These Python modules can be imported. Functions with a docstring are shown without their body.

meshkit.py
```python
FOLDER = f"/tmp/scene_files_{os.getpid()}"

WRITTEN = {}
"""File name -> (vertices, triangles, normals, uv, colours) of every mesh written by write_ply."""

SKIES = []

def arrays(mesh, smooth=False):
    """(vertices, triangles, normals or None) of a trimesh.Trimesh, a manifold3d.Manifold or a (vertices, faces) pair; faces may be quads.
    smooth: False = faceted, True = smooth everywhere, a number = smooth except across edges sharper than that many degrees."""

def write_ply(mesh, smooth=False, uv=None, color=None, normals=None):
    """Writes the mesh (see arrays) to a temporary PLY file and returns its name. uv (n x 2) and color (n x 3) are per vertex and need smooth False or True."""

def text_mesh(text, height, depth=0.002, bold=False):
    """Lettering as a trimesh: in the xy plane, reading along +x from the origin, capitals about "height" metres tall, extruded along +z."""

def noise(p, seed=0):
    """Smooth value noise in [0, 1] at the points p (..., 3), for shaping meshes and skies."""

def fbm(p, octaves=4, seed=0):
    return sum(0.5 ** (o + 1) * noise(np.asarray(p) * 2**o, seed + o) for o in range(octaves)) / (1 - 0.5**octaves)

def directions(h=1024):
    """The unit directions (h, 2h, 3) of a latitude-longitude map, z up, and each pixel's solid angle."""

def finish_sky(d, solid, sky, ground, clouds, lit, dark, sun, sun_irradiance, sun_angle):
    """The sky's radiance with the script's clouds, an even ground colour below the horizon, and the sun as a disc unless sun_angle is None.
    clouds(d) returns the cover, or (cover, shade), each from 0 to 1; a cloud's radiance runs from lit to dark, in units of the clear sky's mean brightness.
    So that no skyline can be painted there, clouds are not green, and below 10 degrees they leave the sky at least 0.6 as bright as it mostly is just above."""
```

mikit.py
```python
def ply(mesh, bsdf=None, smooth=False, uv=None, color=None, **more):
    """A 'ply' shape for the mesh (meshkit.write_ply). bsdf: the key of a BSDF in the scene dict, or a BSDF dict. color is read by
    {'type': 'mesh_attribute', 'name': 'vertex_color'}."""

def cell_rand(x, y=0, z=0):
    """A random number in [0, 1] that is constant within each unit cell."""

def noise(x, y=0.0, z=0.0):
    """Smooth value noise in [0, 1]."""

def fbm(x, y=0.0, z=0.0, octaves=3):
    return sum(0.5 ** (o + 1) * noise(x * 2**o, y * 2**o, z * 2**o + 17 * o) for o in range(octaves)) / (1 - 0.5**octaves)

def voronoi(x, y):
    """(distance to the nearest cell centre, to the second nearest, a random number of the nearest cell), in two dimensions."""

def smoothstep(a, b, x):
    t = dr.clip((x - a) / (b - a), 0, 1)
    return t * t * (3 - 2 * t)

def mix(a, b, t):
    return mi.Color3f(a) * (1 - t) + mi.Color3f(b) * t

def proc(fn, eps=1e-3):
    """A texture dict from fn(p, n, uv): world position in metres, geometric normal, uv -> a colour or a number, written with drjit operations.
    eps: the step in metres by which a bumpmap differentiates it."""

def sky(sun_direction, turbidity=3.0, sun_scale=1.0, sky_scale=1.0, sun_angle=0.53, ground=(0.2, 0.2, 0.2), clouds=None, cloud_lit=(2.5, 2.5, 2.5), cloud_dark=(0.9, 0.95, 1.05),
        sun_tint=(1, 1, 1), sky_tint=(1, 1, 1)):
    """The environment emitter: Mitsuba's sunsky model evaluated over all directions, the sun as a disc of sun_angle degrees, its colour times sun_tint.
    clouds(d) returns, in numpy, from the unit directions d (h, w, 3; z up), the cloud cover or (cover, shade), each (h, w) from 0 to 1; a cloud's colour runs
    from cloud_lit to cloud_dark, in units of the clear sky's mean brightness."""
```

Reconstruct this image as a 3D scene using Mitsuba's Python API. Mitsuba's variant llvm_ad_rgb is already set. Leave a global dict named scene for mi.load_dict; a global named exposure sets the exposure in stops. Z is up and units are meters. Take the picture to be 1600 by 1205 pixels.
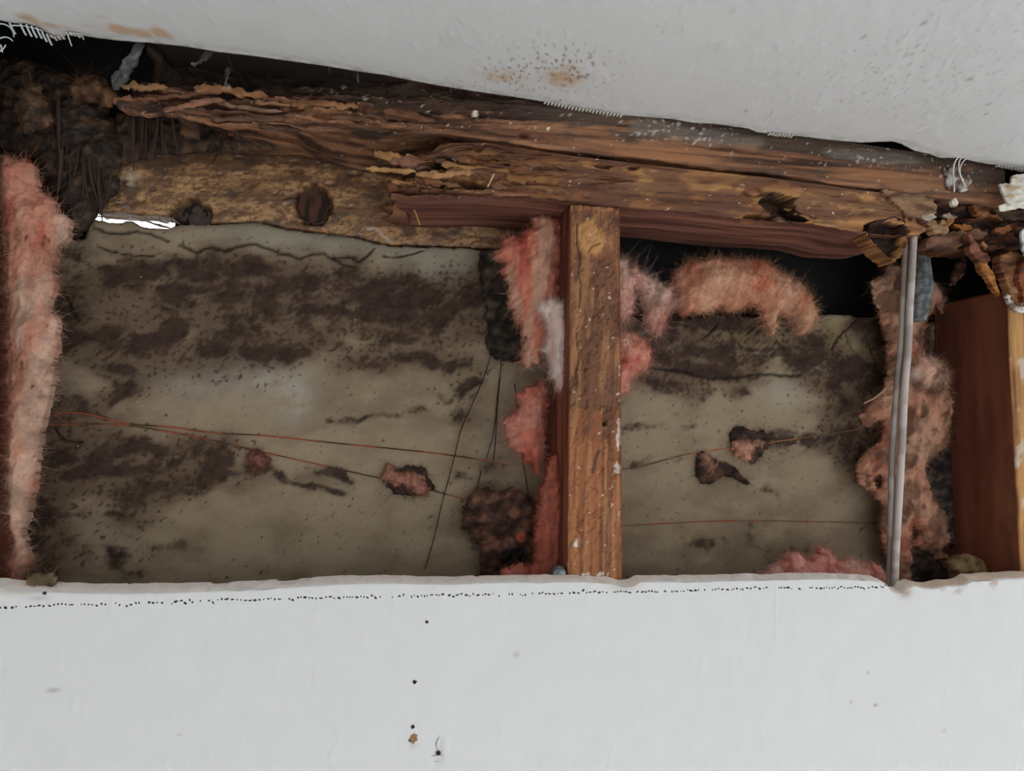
import math, random
import numpy as np, trimesh, shapely, mapbox_earcut
import mitsuba as mi
import mikit, meshkit
from scipy import ndimage
from scipy.interpolate import CubicSpline

random.seed(3)
RNG = np.random.default_rng(3)
scene, labels = {}, {}

# ------------------------------------------------------------------ camera
W, H, F = 1600.0, 1205.0, 1155.0
PSI, THE, ROL = math.radians(10.0), math.radians(4.0), math.radians(1.5)
fwd = np.array([math.sin(PSI) * math.cos(THE), math.cos(PSI) * math.cos(THE), math.sin(THE)])
h0 = np.array([math.cos(PSI), -math.sin(PSI), 0.0])
u0 = np.cross(h0, fwd)
rgt = math.cos(ROL) * h0 + math.sin(ROL) * u0
upv = math.cos(ROL) * u0 - math.sin(ROL) * h0
YF = 0.0127                                     # face of the framing; the plasterboard's face is y = 0


def ray(px, py):
    px, py = np.asarray(px, float), np.asarray(py, float)
    return fwd + rgt * ((px - W / 2) / F)[..., None] - upv * ((py - H / 2) / F)[..., None]


CAM = np.array([0.0, YF, 2.02]) - ray(930.0, 905.0) * 0.55


def U(px, py, Y):
    """The point of the plane y = Y that is seen at this pixel of the photograph: (x, z)."""
    d = ray(px, py)
    t = (Y - CAM[1]) / d[..., 1]
    return CAM[0] + d[..., 0] * t, CAM[2] + d[..., 2] * t


def U3(px, py, Y):
    x, z = U(px, py, Y)
    return np.array([float(x), Y, float(z)])


def mmpx(Y):
    return (Y - CAM[1]) / math.cos(PSI) / F


T = mi.ScalarTransform4f
scene['camera'] = {'type': 'perspective', 'fov': math.degrees(2 * math.atan(W / 2 / F)), 'fov_axis': 'x', 'near_clip': 0.01, 'far_clip': 200.0,
                   'to_world': T().look_at(origin=CAM.tolist(), target=(CAM + fwd).tolist(), up=upv.tolist())}
# ------------------------------------------------------------------ light: an overcast sky beyond the open side of the room
scene['sky'] = mikit.sky([0.5, -0.6, 0.62], turbidity=6.0, sun_scale=0.0, ground=(0.6, 0.6, 0.6), clouds=lambda d: (np.ones(d.shape[:2]), 0.15 * np.ones(d.shape[:2])),
                         cloud_lit=(1.0, 1.0, 1.0), cloud_dark=(0.8, 0.81, 0.83))
exposure = 3.93

# ------------------------------------------------------------------ helpers
def C(r, g, b, k=1.0):
    c = np.array([r, g, b], float) / 255
    return np.clip(np.where(c < 0.04045, c / 12.92, ((c + 0.055) / 1.055) ** 2.4) * k, 0, 0.95)


_q, _ = np.linalg.qr(np.array([[0.6, 0.5, -0.62], [-0.4, 0.84, 0.3], [0.7, 0.05, 0.71]]))


def fb(p, f, octaves=4, seed=0):
    """Fractal noise, about 0.25 to 0.75, its lattice turned from octave to octave."""
    q = (np.asarray(p, float) * np.asarray(f, float)) @ _q + 7.3 * seed
    out = 0
    for o in range(octaves):
        out = out + 0.5 ** (o + 1) * meshkit.noise(q, seed + o)
        q = (q @ _q) * 2.0 + 3.1
    return out / (1 - 0.5 ** octaves)


def sm(a, b, x):
    t = np.clip((x - a) / (b - a), 0, 1)
    return t * t * (3 - 2 * t)


def mixc(a, b, t):
    return a * (1 - t[..., None]) + b * t[..., None]


def interp_px(pts, Y, key='x'):
    """Polyline of pixels on the plane y = Y as a function z(x) (key 'x') or x(z) (key 'z')."""
    p = np.array(pts, float)
    x, z = U(p[:, 0], p[:, 1], Y)
    a, b = (x, z) if key == 'x' else (z, x)
    o = np.argsort(a)
    a, b = a[o], b[o]
    return lambda q: np.interp(q, a, b, ) + np.where(q < a[0], (q - a[0]) * (b[1] - b[0]) / (a[1] - a[0] + 1e-9), 0) * 0.5 + np.where(q > a[-1], (q - a[-1]) * (b[-1] - b[-2]) / (a[-1] - a[-2] + 1e-9), 0) * 0.5


def blob(P, px, py, rx, ry, Y):
    """1 in the middle of a soft spot of a surface, falling to 0; radii in pixels of the photograph at that depth."""
    x, z = U(px, py, Y)
    k = mmpx(Y)
    return np.exp(-(((P[:, 0] - x) / (rx * k)) ** 2 + ((P[:, 2] - z) / (ry * k)) ** 2))


def stroke(P, pts, w, Y, plain=False):
    """1 on the polyline, soft to 0 at w (pixels) from it."""
    p = np.array(pts, float)
    x, z = U(p[:, 0], p[:, 1], Y)
    best = np.full(len(P), 9.0)
    for i in range(len(p) - 1):
        ax, az, bx, bz = x[i], z[i], x[i + 1], z[i + 1]
        L2 = (bx - ax) ** 2 + (bz - az) ** 2 + 1e-12
        t = np.clip(((P[:, 0] - ax) * (bx - ax) + (P[:, 2] - az) * (bz - az)) / L2, 0, 1)
        best = np.minimum(best, np.hypot(P[:, 0] - ax - t * (bx - ax), P[:, 2] - az - t * (bz - az)))
    d = best / (w * mmpx(Y))
    return np.exp(-d * d) if not plain else d


BS = {}


def bsdf(name, rough=0.9, spec=0.25, **more):
    scene[name] = {'type': 'twosided', 'bsdf': {'type': 'principled', 'base_color': {'type': 'mesh_attribute', 'name': 'vertex_color'}, 'roughness': rough, 'specular': spec, **more}}
    return name


bsdf('wood_surface', 0.75, 0.3)
bsdf('damp_surface', 0.45, 0.5)
bsdf('mineral_surface', 0.9, 0.2)
bsdf('painted_surface', 0.6, 0.3)
scene['fibre_surface'] = {'type': 'twosided', 'bsdf': {'type': 'diffuse', 'reflectance': {'type': 'mesh_attribute', 'name': 'vertex_color'}}}
bsdf('metal_surface', 0.45, 0.5, metallic=0.7)
scene['film_surface'] = {'type': 'blendbsdf', 'weight': 0.12, 'clear': {'type': 'thindielectric', 'int_ior': 1.5}, 'dusty': {'type': 'twosided', 'bsdf': {'type': 'roughplastic', 'alpha': 0.15, 'diffuse_reflectance': {'type': 'rgb', 'value': [0.25, 0.24, 0.23]}}}}

NAMES = {}


def numbered(name):
    n = NAMES.get(name, -1) + 1
    NAMES[name] = n
    return name if n == 0 else f'{name}_{n:03d}'


def put(name, mesh, cols, mat, smooth=True, parent=None, label=None, cat=None, group=None, kind=None):
    key = numbered(name if parent is None else f'{parent}__{name}')
    scene[key] = mikit.ply(mesh, mat, smooth=smooth, color=None if cols is None else np.clip(cols, 0.002, 0.95))
    d = {k: v for k, v in (('label', label), ('category', cat), ('group', group), ('kind', kind)) if v}
    if d:
        labels[key] = d
    return key


def thing(name, label, cat, group=None):
    key = numbered(name)
    labels[key] = {'label': label, 'category': cat, **({'group': group} if group else {})}
    return key


def relief(outline, Y, step, front, back, color, rag=(0.0, 1.0, 0), mid=None, holes=(), world=False, drop=None):
    """A solid with this outline on the plane y = Y: front and back surfaces at distances front(P, d) and back(P, d), d the distance to the outline."""
    def shape(o):
        p = np.array(o, float)
        return p if world else np.stack(U(p[:, 0], p[:, 1], Y), 1)
    poly = shapely.Polygon(shape(outline), [shape(h) for h in holes]).buffer(0)
    x0, z0, x1, z1 = poly.bounds
    m = 4 * step + rag[0]
    xs, zs = np.arange(x0 - m, x1 + m, step), np.arange(z0 - m, z1 + m, step)
    X, Z = np.meshgrid(xs, zs, indexing='ij')
    inside = shapely.contains_xy(poly, X, Z)
    sd = (ndimage.distance_transform_edt(inside) - ndimage.distance_transform_edt(~inside)) * step
    sd = ndimage.gaussian_filter(sd, 0.8)
    if rag[0]:
        q = np.stack([X, 0 * X, Z], -1)
        sd = sd + rag[0] * 2 * (0.9 * (fb(q, rag[1] * 1.5, 5, rag[2]) - 0.5) + 0.7 * (fb(q, rag[1] * 0.5, 4, rag[2] + 50) - 0.5))
    gx, gz = np.gradient(sd, step)
    g = np.sqrt(gx * gx + gz * gz) + 1e-6
    ok = sd > 0
    lab, nl = ndimage.label(ok)
    if nl > 1:
        ok = lab == 1 + np.argmax(ndimage.sum(ok, lab, np.arange(1, nl + 1)))
        sd = np.where(ok, sd, np.minimum(sd, -0.1 * step))
    cell = ok[:-1, :-1] | ok[1:, :-1] | ok[:-1, 1:] | ok[1:, 1:]
    used = np.zeros_like(ok)
    for a in (slice(None, -1), slice(1, None)):
        for b in (slice(None, -1), slice(1, None)):
            used[a, b] |= cell
    mv = np.where(used & ~ok, np.clip(-sd / g, 0, 1.2 * step), 0)
    X, Z = X + gx / g * mv, Z + gz / g * mv
    idx = -np.ones(ok.shape, int)
    n = used.sum()
    idx[used] = np.arange(n)
    P = np.stack([X[used], np.full(n, Y), Z[used]], 1)
    d = np.maximum(sd[used], 0)
    i, j = np.nonzero(cell)
    a, b, c, e = idx[i, j], idx[i + 1, j], idx[i + 1, j + 1], idx[i, j + 1]
    f1 = np.vstack([np.stack([a, b, c], 1), np.stack([a, c, e], 1)])           # seen from -y: x right, z up
    fr, bk = P.copy(), P.copy()
    m0 = mid(P, d) if mid else 0
    fr[:, 1] = Y + m0 - front(P, d)
    bk[:, 1] = Y + m0 + back(P, d)
    if drop:
        fr, bk = drop(fr, d), drop(bk, d)
    ed = np.vstack([f1[:, [0, 1]], f1[:, [1, 2]], f1[:, [2, 0]]])
    es = np.sort(ed, 1)
    _, inv, cnt = np.unique(es, axis=0, return_inverse=True, return_counts=True)
    be = ed[cnt[inv.ravel()] == 1]
    ring = np.unique(be)
    if len(ring) == len(be):                    # a plain back: the outline's own vertices, ear-cut
        loc = -np.ones(n, int)
        loc[ring] = np.arange(len(ring))
        nxt = dict(zip(be[:, 0].tolist(), be[:, 1].tolist()))
        loops, left = [], set(nxt)
        while left:
            s0 = left.pop()
            lp, q = [s0], nxt[s0]
            while q != s0:
                left.discard(q)
                lp.append(q)
                q = nxt[q]
            loops.append(lp)
        area = [abs(np.sum(P[l, 0] * np.roll(P[l, 2], -1) - P[l, 2] * np.roll(P[l, 0], -1))) for l in loops]
        loops = [loops[i] for i in np.argsort(area)[::-1]]
        order = np.concatenate(loops)
        tri = mapbox_earcut.triangulate_float64(np.ascontiguousarray(P[order][:, [0, 2]]), np.cumsum([len(l) for l in loops]).astype(np.uint32)).reshape(-1, 3)
        tri = loc[order[tri]]
        pb = P[ring]
        nrm = np.cross(pb[tri[:, 1]] - pb[tri[:, 0]], pb[tri[:, 2]] - pb[tri[:, 0]])[:, 1]
        tri = np.where((nrm < 0)[:, None], tri[:, ::-1], tri)
        bk = bk[ring] + 0.0
        bk[:, 1] = Y + (mid(pb, 0 * pb[:, 0]) if mid else 0) + back(pb, 0 * pb[:, 0] + 0.01)
        bd, off = d[ring] * 0, loc
    else:
        tri, bd, off = f1[:, ::-1], d, np.arange(n)
    u, w = be[:, 0], be[:, 1]
    side = np.vstack([np.stack([w, u, off[u] + n], 1), np.stack([w, off[u] + n, off[w] + n], 1)])
    V = np.vstack([fr, bk])
    Fc = np.vstack([f1, tri + n, side])
    if np.cross(fr[f1[0, 1]] - fr[f1[0, 0]], fr[f1[0, 2]] - fr[f1[0, 0]])[1] > 0:
        Fc = Fc[:, ::-1]
    cols = np.vstack([color(fr, d), color(bk, bd)])
    return (V, Fc), cols


def timber(axis, lo, hi, s0, s1, Y, depth, disp, color, step=0.0012, nd=14, e0=None, e1=None):
    """A squared timber along x or z, its front face on y = Y between lo(s) and hi(s); disp(s, a, b, face) moves the skin inwards; e0, e1 (a, b) cut its ends back."""
    n = int((s1 - s0) / step) + 2
    smid = np.linspace(s0, s1, 9)
    wdt = float(np.mean(hi(smid) - lo(smid)))
    nw = max(6, int(abs(wdt) / step))
    A = [(t, 0.0, 0) for t in np.linspace(0, 1, nw, endpoint=False)]
    A += [(1.0, t, 1) for t in np.linspace(0, 1, nd, endpoint=False)]
    A += [(1 - t, 1.0, 2) for t in np.linspace(0, 1, 6, endpoint=False)]
    A += [(0.0, 1 - t, 3) for t in np.linspace(0, 1, nd, endpoint=False)]
    A = np.array(A)
    a01, b01, face = A[:, 0], A[:, 1], A[:, 2].astype(int)
    m = len(A)
    t = np.linspace(0, 1, n)[:, None]
    E0 = (e0(a01, b01) if e0 else np.zeros(m))[None]
    E1 = (e1(a01, b01) if e1 else np.zeros(m))[None]
    S = s0 + E0 + (s1 - s0 - E0 - E1) * t
    lo_, hi_ = lo(S), hi(S)
    a = lo_ + (hi_ - lo_) * a01[None]
    b = np.broadcast_to(depth * b01[None], a.shape).copy()
    pts = lambda S_, a_, b_: np.stack([S_, Y + b_, a_], -1) if axis == 'x' else np.stack([a_, Y + b_, S_], -1)
    P = pts(S, a, b).reshape(-1, 3)
    fc = np.broadcast_to(face[None], a.shape).reshape(-1)
    dv = disp(P, fc).reshape(a.shape)
    rd = 0.0012 * (np.exp(-np.minimum(a01, 1 - a01) * abs(wdt) / 0.0015) if True else 0)
    f = face[None]
    b = b + np.where(f == 0, dv + rd[None], 0) - np.where(f == 2, 0.0, 0)
    a = a - np.where(f == 1, dv, 0) + np.where(f == 3, dv, 0)
    P = pts(S, a, b)
    V = P.reshape(-1, 3)
    k = np.arange(n - 1)[:, None] * m + np.arange(m)[None]
    k2 = np.arange(n - 1)[:, None] * m + (np.arange(m)[None] + 1) % m
    Fc = np.vstack([np.stack([k, k2, k2 + m], -1).reshape(-1, 3), np.stack([k, k2 + m, k + m], -1).reshape(-1, 3)])
    fcs = [fc]
    Vs = [V]
    base = len(V)
    for end, sgn in ((0, 1), (n - 1, -1)):
        ring = np.arange(m) + end * m
        Rp = P[end]
        cen = Rp.mean(0)
        prev = ring
        for q in (0.75, 0.5, 0.25, 0.02):
            Rk = cen + (Rp - cen) * q
            ax = 0 if axis == 'x' else 2
            Rk[:, ax] += sgn * (RNG.random(m) - 0.3) * 0.012 * (1 if (e0 if sgn > 0 else e1) else 0)
            Vs.append(Rk)
            fcs.append(face)
            cur = base + np.arange(m)
            base += m
            p2, c2 = np.roll(prev, -1), np.roll(cur, -1)
            q1 = np.vstack([np.stack([prev, c2, p2], 1), np.stack([prev, cur, c2], 1)])
            Fc = np.vstack([Fc, q1 if sgn > 0 else q1[:, ::-1]])
            prev = cur
    V = np.vstack(Vs)
    mesh = trimesh.Trimesh(V, Fc, process=False)
    if mesh.volume < 0:
        Fc = Fc[:, ::-1]
    fc = np.concatenate(fcs)
    return (V, Fc), color(V, fc)


def tube(points, r, n=7, sub=6, wob=0.0, taper=None):
    p = np.array(points, float)
    if len(p) > 2 and sub > 1:
        t = np.concatenate([[0], np.cumsum(np.linalg.norm(np.diff(p, axis=0), axis=1))])
        q = np.linspace(0, t[-1], (len(p) - 1) * sub + 1)
        p = CubicSpline(t, p)(q)
    if wob:
        p = p + (meshkit.noise(np.stack([np.arange(len(p)) * 0.6 + points[0][0] * 999, np.zeros(len(p)), np.zeros(len(p))], 1)) - 0.5)[:, None] * wob * RNG.normal(size=(1, 3))
    tg = np.gradient(p, axis=0)
    tg /= np.linalg.norm(tg, axis=1, keepdims=True) + 1e-12
    ref = np.array([0, 1.0, 0.03]) if abs(tg[len(tg) // 2][1]) < 0.9 else np.array([1.0, 0, 0])
    b1 = np.cross(tg, ref)
    b1 /= np.linalg.norm(b1, axis=1, keepdims=True) + 1e-12
    b2 = np.cross(tg, b1)
    rr = np.full(len(p), r) if taper is None else r * np.interp(np.linspace(0, 1, len(p)), *taper)
    an = np.arange(n) / n * 2 * np.pi
    V = (p[:, None] + rr[:, None, None] * (np.cos(an)[None, :, None] * b1[:, None] + np.sin(an)[None, :, None] * b2[:, None])).reshape(-1, 3)
    k = np.arange(len(p) - 1)[:, None] * n + np.arange(n)
    k2 = np.arange(len(p) - 1)[:, None] * n + (np.arange(n) + 1) % n
    Fc = np.vstack([np.stack([k, k2, k2 + n], -1).reshape(-1, 3), np.stack([k, k2 + n, k + n], -1).reshape(-1, 3)])
    V = np.vstack([V, p[0], p[-1]])
    c0, c1, e = len(V) - 2, len(V) - 1, (len(p) - 1) * n
    r_ = np.arange(n)
    Fc = np.vstack([Fc, np.stack([np.full(n, c0), (r_ + 1) % n, r_], 1), np.stack([np.full(n, c1), e + r_, e + (r_ + 1) % n], 1)])
    return V, Fc


def join(parts):
    """[(mesh, colours)] as one mesh and its colours."""
    Vs, Fs, Cs, o = [], [], [], 0
    for (v, f), c in parts:
        Vs.append(v)
        Fs.append(np.asarray(f) + o)
        Cs.append(c if np.ndim(c) == 2 else np.tile(c, (len(v), 1)))
        o += len(v)
    return (np.vstack(Vs), np.vstack(Fs)), np.vstack(Cs)


def hairs(mesh, cols, n, length, width, spread=0.9, seed=1, down=0.25, tint=1.0):
    """Loose fibres rooted on the front of a mesh: thin three-sided curved tubes."""
    rg = np.random.default_rng(seed)
    v, f = mesh
    tm = trimesh.Trimesh(v, f, process=False)
    w = tm.area_faces * (tm.face_normals[:, 1] < 0.35)
    fi = rg.choice(len(f), n, p=w / w.sum())
    bc = rg.dirichlet([1, 1, 1], n)
    P = np.einsum('nk,nkd->nd', bc, v[f[fi]])
    N = tm.face_normals[fi]
    col = np.einsum('nk,nkd->nd', bc, cols[f[fi]]) * tint * (0.8 + 0.5 * rg.random((n, 1)))
    dirs = N * 0.6 + rg.normal(size=(n, 3)) * spread
    dirs[:, 2] -= down
    dirs[:, 1] = np.minimum(dirs[:, 1], 0.15)
    dirs /= np.linalg.norm(dirs, axis=1, keepdims=True)
    bend = rg.normal(size=(n, 3)) * 0.8
    L = length * (0.35 + rg.random(n) ** 2 * 1.2)
    K = 3
    rings = []
    b1 = np.cross(dirs, rg.normal(size=(n, 3)))
    b1 /= np.linalg.norm(b1, axis=1, keepdims=True)
    b2 = np.cross(dirs, b1)
    for k in range(K):
        t = k / (K - 1)
        c = P - N * 0.0006 + dirs * (L * t)[:, None] + bend * (L * t * t * 0.6)[:, None]
        r = width * (1 - 0.7 * t) * 0.5
        rings.append([c + r * (math.cos(a) * b1 + math.sin(a) * b2) for a in (0, 2.1, 4.2)])
    V = np.array(rings).transpose(2, 0, 1, 3).reshape(-1, 3)           # n, K, 3
    base = np.arange(n)[:, None] * (K * 3)
    tri = []
    for k in range(K - 1):
        for q in range(3):
            a, b = k * 3 + q, k * 3 + (q + 1) % 3
            tri += [[a, b, b + 3], [a, b + 3, a + 3]]
    Fc = (base[:, :, None] + np.array(tri)[None].reshape(1, -1, 3)).reshape(-1, 3)
    return (V, Fc), np.repeat(col, K * 3, 0)


def box(x0, x1, y0, y1, z0, z1):
    b = trimesh.creation.box(bounds=[[x0, y0, z0], [x1, y1, z1]])
    return np.array(b.vertices), np.array(b.faces)


def splinter(p0, p1, w, t, col, seed=0, up=(0, 0, 1)):
    """A torn sliver of wood between two points: ragged, tapering to both ends."""
    rg = np.random.default_rng(seed)
    p0, p1 = np.array(p0, float), np.array(p1, float)
    ax = p1 - p0
    L = np.linalg.norm(ax)
    ax /= L
    b1 = np.array(up, float) - ax * np.dot(up, ax)
    b1 /= np.linalg.norm(b1)
    b2 = np.cross(ax, b1)
    n, m = 26, 8
    jag = rg.random(40)
    V = []
    for i in range(n):
        s = i / (n - 1)
        pr = min(1, s / 0.06 + 0.45) * min(1, (1 - s) / 0.12 + 0.12) * (0.55 + 0.6 * jag[int(s * 9)]) * (0.85 + 0.3 * rg.random())
        lat = b1 * w * 0.35 * (jag[20 + int(s * 6)] - 0.5)
        bow = b1 * w * 0.25 * math.sin(3 * s + seed) + b2 * t * 0.6 * math.sin(2.2 * s + seed * 2)
        for k in range(m):
            a = 2 * math.pi * k / m
            V.append(p0 + ax * (L * s + 0.012 * L * rg.normal()) + bow + lat + pr * (b1 * w / 2 * np.sign(math.cos(a)) * abs(math.cos(a)) ** 0.6 + b2 * t / 2 * np.sign(math.sin(a)) * abs(math.sin(a)) ** 0.6) * (0.85 + 0.3 * rg.random()))
    V = np.array(V)
    k = np.arange(n - 1)[:, None] * m + np.arange(m)
    k2 = np.arange(n - 1)[:, None] * m + (np.arange(m) + 1) % m
    Fc = np.vstack([np.stack([k, k2, k2 + m], -1).reshape(-1, 3), np.stack([k, k2 + m, k + m], -1).reshape(-1, 3)])
    V = np.vstack([V, V[:m].mean(0), V[-m:].mean(0)])
    r_, e = np.arange(m), (n - 1) * m
    Fc = np.vstack([Fc, np.stack([np.full(m, len(V) - 2), (r_ + 1) % m, r_], 1), np.stack([np.full(m, len(V) - 1), e + r_, e + (r_ + 1) % m], 1)])
    if trimesh.Trimesh(V, Fc, process=False).volume < 0:
        Fc = Fc[:, ::-1]
    g = fb(V, [60, 300, 500], 3, seed)
    return (V, Fc), np.asarray(col)[None] * (0.15 + 1.2 * g)[:, None]


# ------------------------------------------------------------------ the room behind the camera
XL, XR = -1.05, 2.6                              # ends of the wall
OL, OR = float(U(-90, 600, 0)[0]), float(U(1690, 600, 0)[0])      # the cut in the plasterboard runs a little past the picture on both sides
ROOM = 1.9
white = C(217, 219, 219)


def wall_front():
    top = interp_px([(-60, 919), (0, 920), (30, 924), (60, 926), (90, 927), (130, 928), (200, 929), (300, 927), (375, 924), (450, 920), (540, 914), (600, 913), (650, 914), (700, 915), (760, 912), (860, 911),
                     (930, 911), (958, 913), (975, 919), (990, 917), (1000, 911), (1100, 910), (1200, 907), (1300, 906), (1340, 907), (1375, 910), (1388, 916), (1392, 925), (1402, 929), (1412, 930), (1418, 921), (1430, 917),
                     (1445, 921), (1460, 922), (1480, 918), (1505, 917), (1520, 909), (1560, 907), (1600, 905), (1660, 905)], 0.0)
    xs = np.arange(OL, OR, 0.0013)
    zb = 1.83
    zt = top(xs) + 0.0004 * (meshkit.fbm(np.stack([xs * 160, 0 * xs, 0 * xs], 1), 4, 5) - 0.5)
    nz = 150
    v = np.linspace(0, 1, nz)
    rows, cols = [], []
    X, V = np.meshgrid(xs, v, indexing='ij')
    Z = zb + (zt[:, None] - zb) * V
    P = np.stack([X, 0 * X, Z], -1).reshape(-1, 3)
    fade = np.minimum(1, (Z.reshape(-1) - zb) / 0.02)
    d = 0.00040 * (fb(P, [260, 1, 120], 3, 2) - 0.5) + 0.0009 * (fb(P, [25, 1, 22], 3, 3) - 0.5) - 0.00018 * sm(0.62, 0.76, fb(P, [260, 1, 70], 3, 9))
    d += 0.0012 * blob(P, 686, 1180, 10, 12, 0) - 0.001 * blob(P, 695, 1168, 6, 18, 0)       # a dent with a raised lip
    d -= 0.0004 * stroke(P, [(1212, 915), (1212, 1015)], 2.2, 0)
    d += 0.0004 * stroke(P, [(1420, 925), (1375, 940)], 30, 0)
    P[:, 1] = d * np.clip(fade, 0, 1)
    c = np.tile(white, (len(P), 1)) * (0.97 + 0.05 * fb(P, [60, 1, 60], 3, 7))[:, None]
    dirt = np.clip(sm(0.5, 0.75, fb(P, [120, 1, 120], 4, 21)) * sm(0.010, 0.0, np.repeat(zt, nz) - P[:, 2]) * (P[:, 0] > U(1400, 900, 0)[0]), 0, 1)
    c = mixc(c, C(170, 140, 110), 0.7 * dirt)
    for px, py, rx, ry, k in ((1415, 926, 12, 9, 0.8), (975, 915, 22, 9, 0.35), (30, 922, 40, 6, 0.55), (60, 935, 14, 3, 0.3), (807, 1023, 5, 5, 0.3), (83, 1079, 8, 3, 0.45), (1330, 1098, 2, 2, 0.5), (1368, 1102, 3, 2, 0.7), (1356, 1051, 2.5, 2, 0.5),
                              (1475, 1142, 3, 3, 0.3), (280, 1148, 4, 2, 0.25), (645, 1165, 6, 6, 0.2)):
        c = mixc(c, C(150, 125, 95) if px in (1415, 975, 30) else C(90, 88, 86), k * blob(P, px, py, rx, ry, 0))
    rows.append(P.reshape(len(xs), nz, 3))
    cols.append(c.reshape(len(xs), nz, 3))
    # the cut: the paper's edge, the gypsum core leaning back and up, then the back
    prof = [(0.0006, 0.0006, 0), (0.0025, 0.0016, 1), (0.005, 0.0024, 1), (0.0075, 0.0031, 1), (0.010, 0.0037, 1), (0.0122, 0.0042, 1), (0.0127, 0.0036, 0), (0.0127, -0.02, 0)]
    lean = 0.45 + np.interp(xs, U(np.array([0, 300, 700, 960, 1100, 1380, 1400, 1600.]), 905 + np.zeros(8), 0)[0], np.array([1.0, 1.1, 0.75, 0.6, 0.5, 0.45, 0.7, 0.9])) * 0.6
    ed = []
    ec = []
    for k, (y, dz, core) in enumerate(prof):
        nn = meshkit.fbm(np.stack([xs * 130, 0 * xs + k * 0.25, 0 * xs], 1), 4, 12) - 0.5
        chips = sm(0.66, 0.75, meshkit.fbm(np.stack([xs * 45, 0 * xs + k * 0.1, 0 * xs], 1), 3, 31)) * 0.0014
        z = zt + dz * lean + (0.0011 * nn - chips) * (1 if core else 0.5)
        ed.append(np.stack([xs, np.full(len(xs), y) + 0.0008 * nn * core, z if k < 7 else np.full(len(xs), zb)], -1))
        cc = C(238, 230, 224) if core else C(222, 222, 220)
        tone = 0.8 + 0.35 * meshkit.fbm(np.stack([xs * 300, 0 * xs + k * 0.6, 0 * xs], 1), 3, 44)
        torn = sm(*U(np.array([1395., 1440.]), np.array([900., 900.]), 0)[0], xs)
        ec.append(mixc(np.tile(cc, (len(xs), 1)), C(196, 165, 130), 0.6 * torn * core) * np.clip(tone, 0, 1)[:, None])
    G = np.concatenate([rows[0], np.stack(ed, 1)], 1)
    GC = np.concatenate([cols[0], np.stack(ec, 1)], 1)
    n, m = G.shape[:2]
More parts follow.
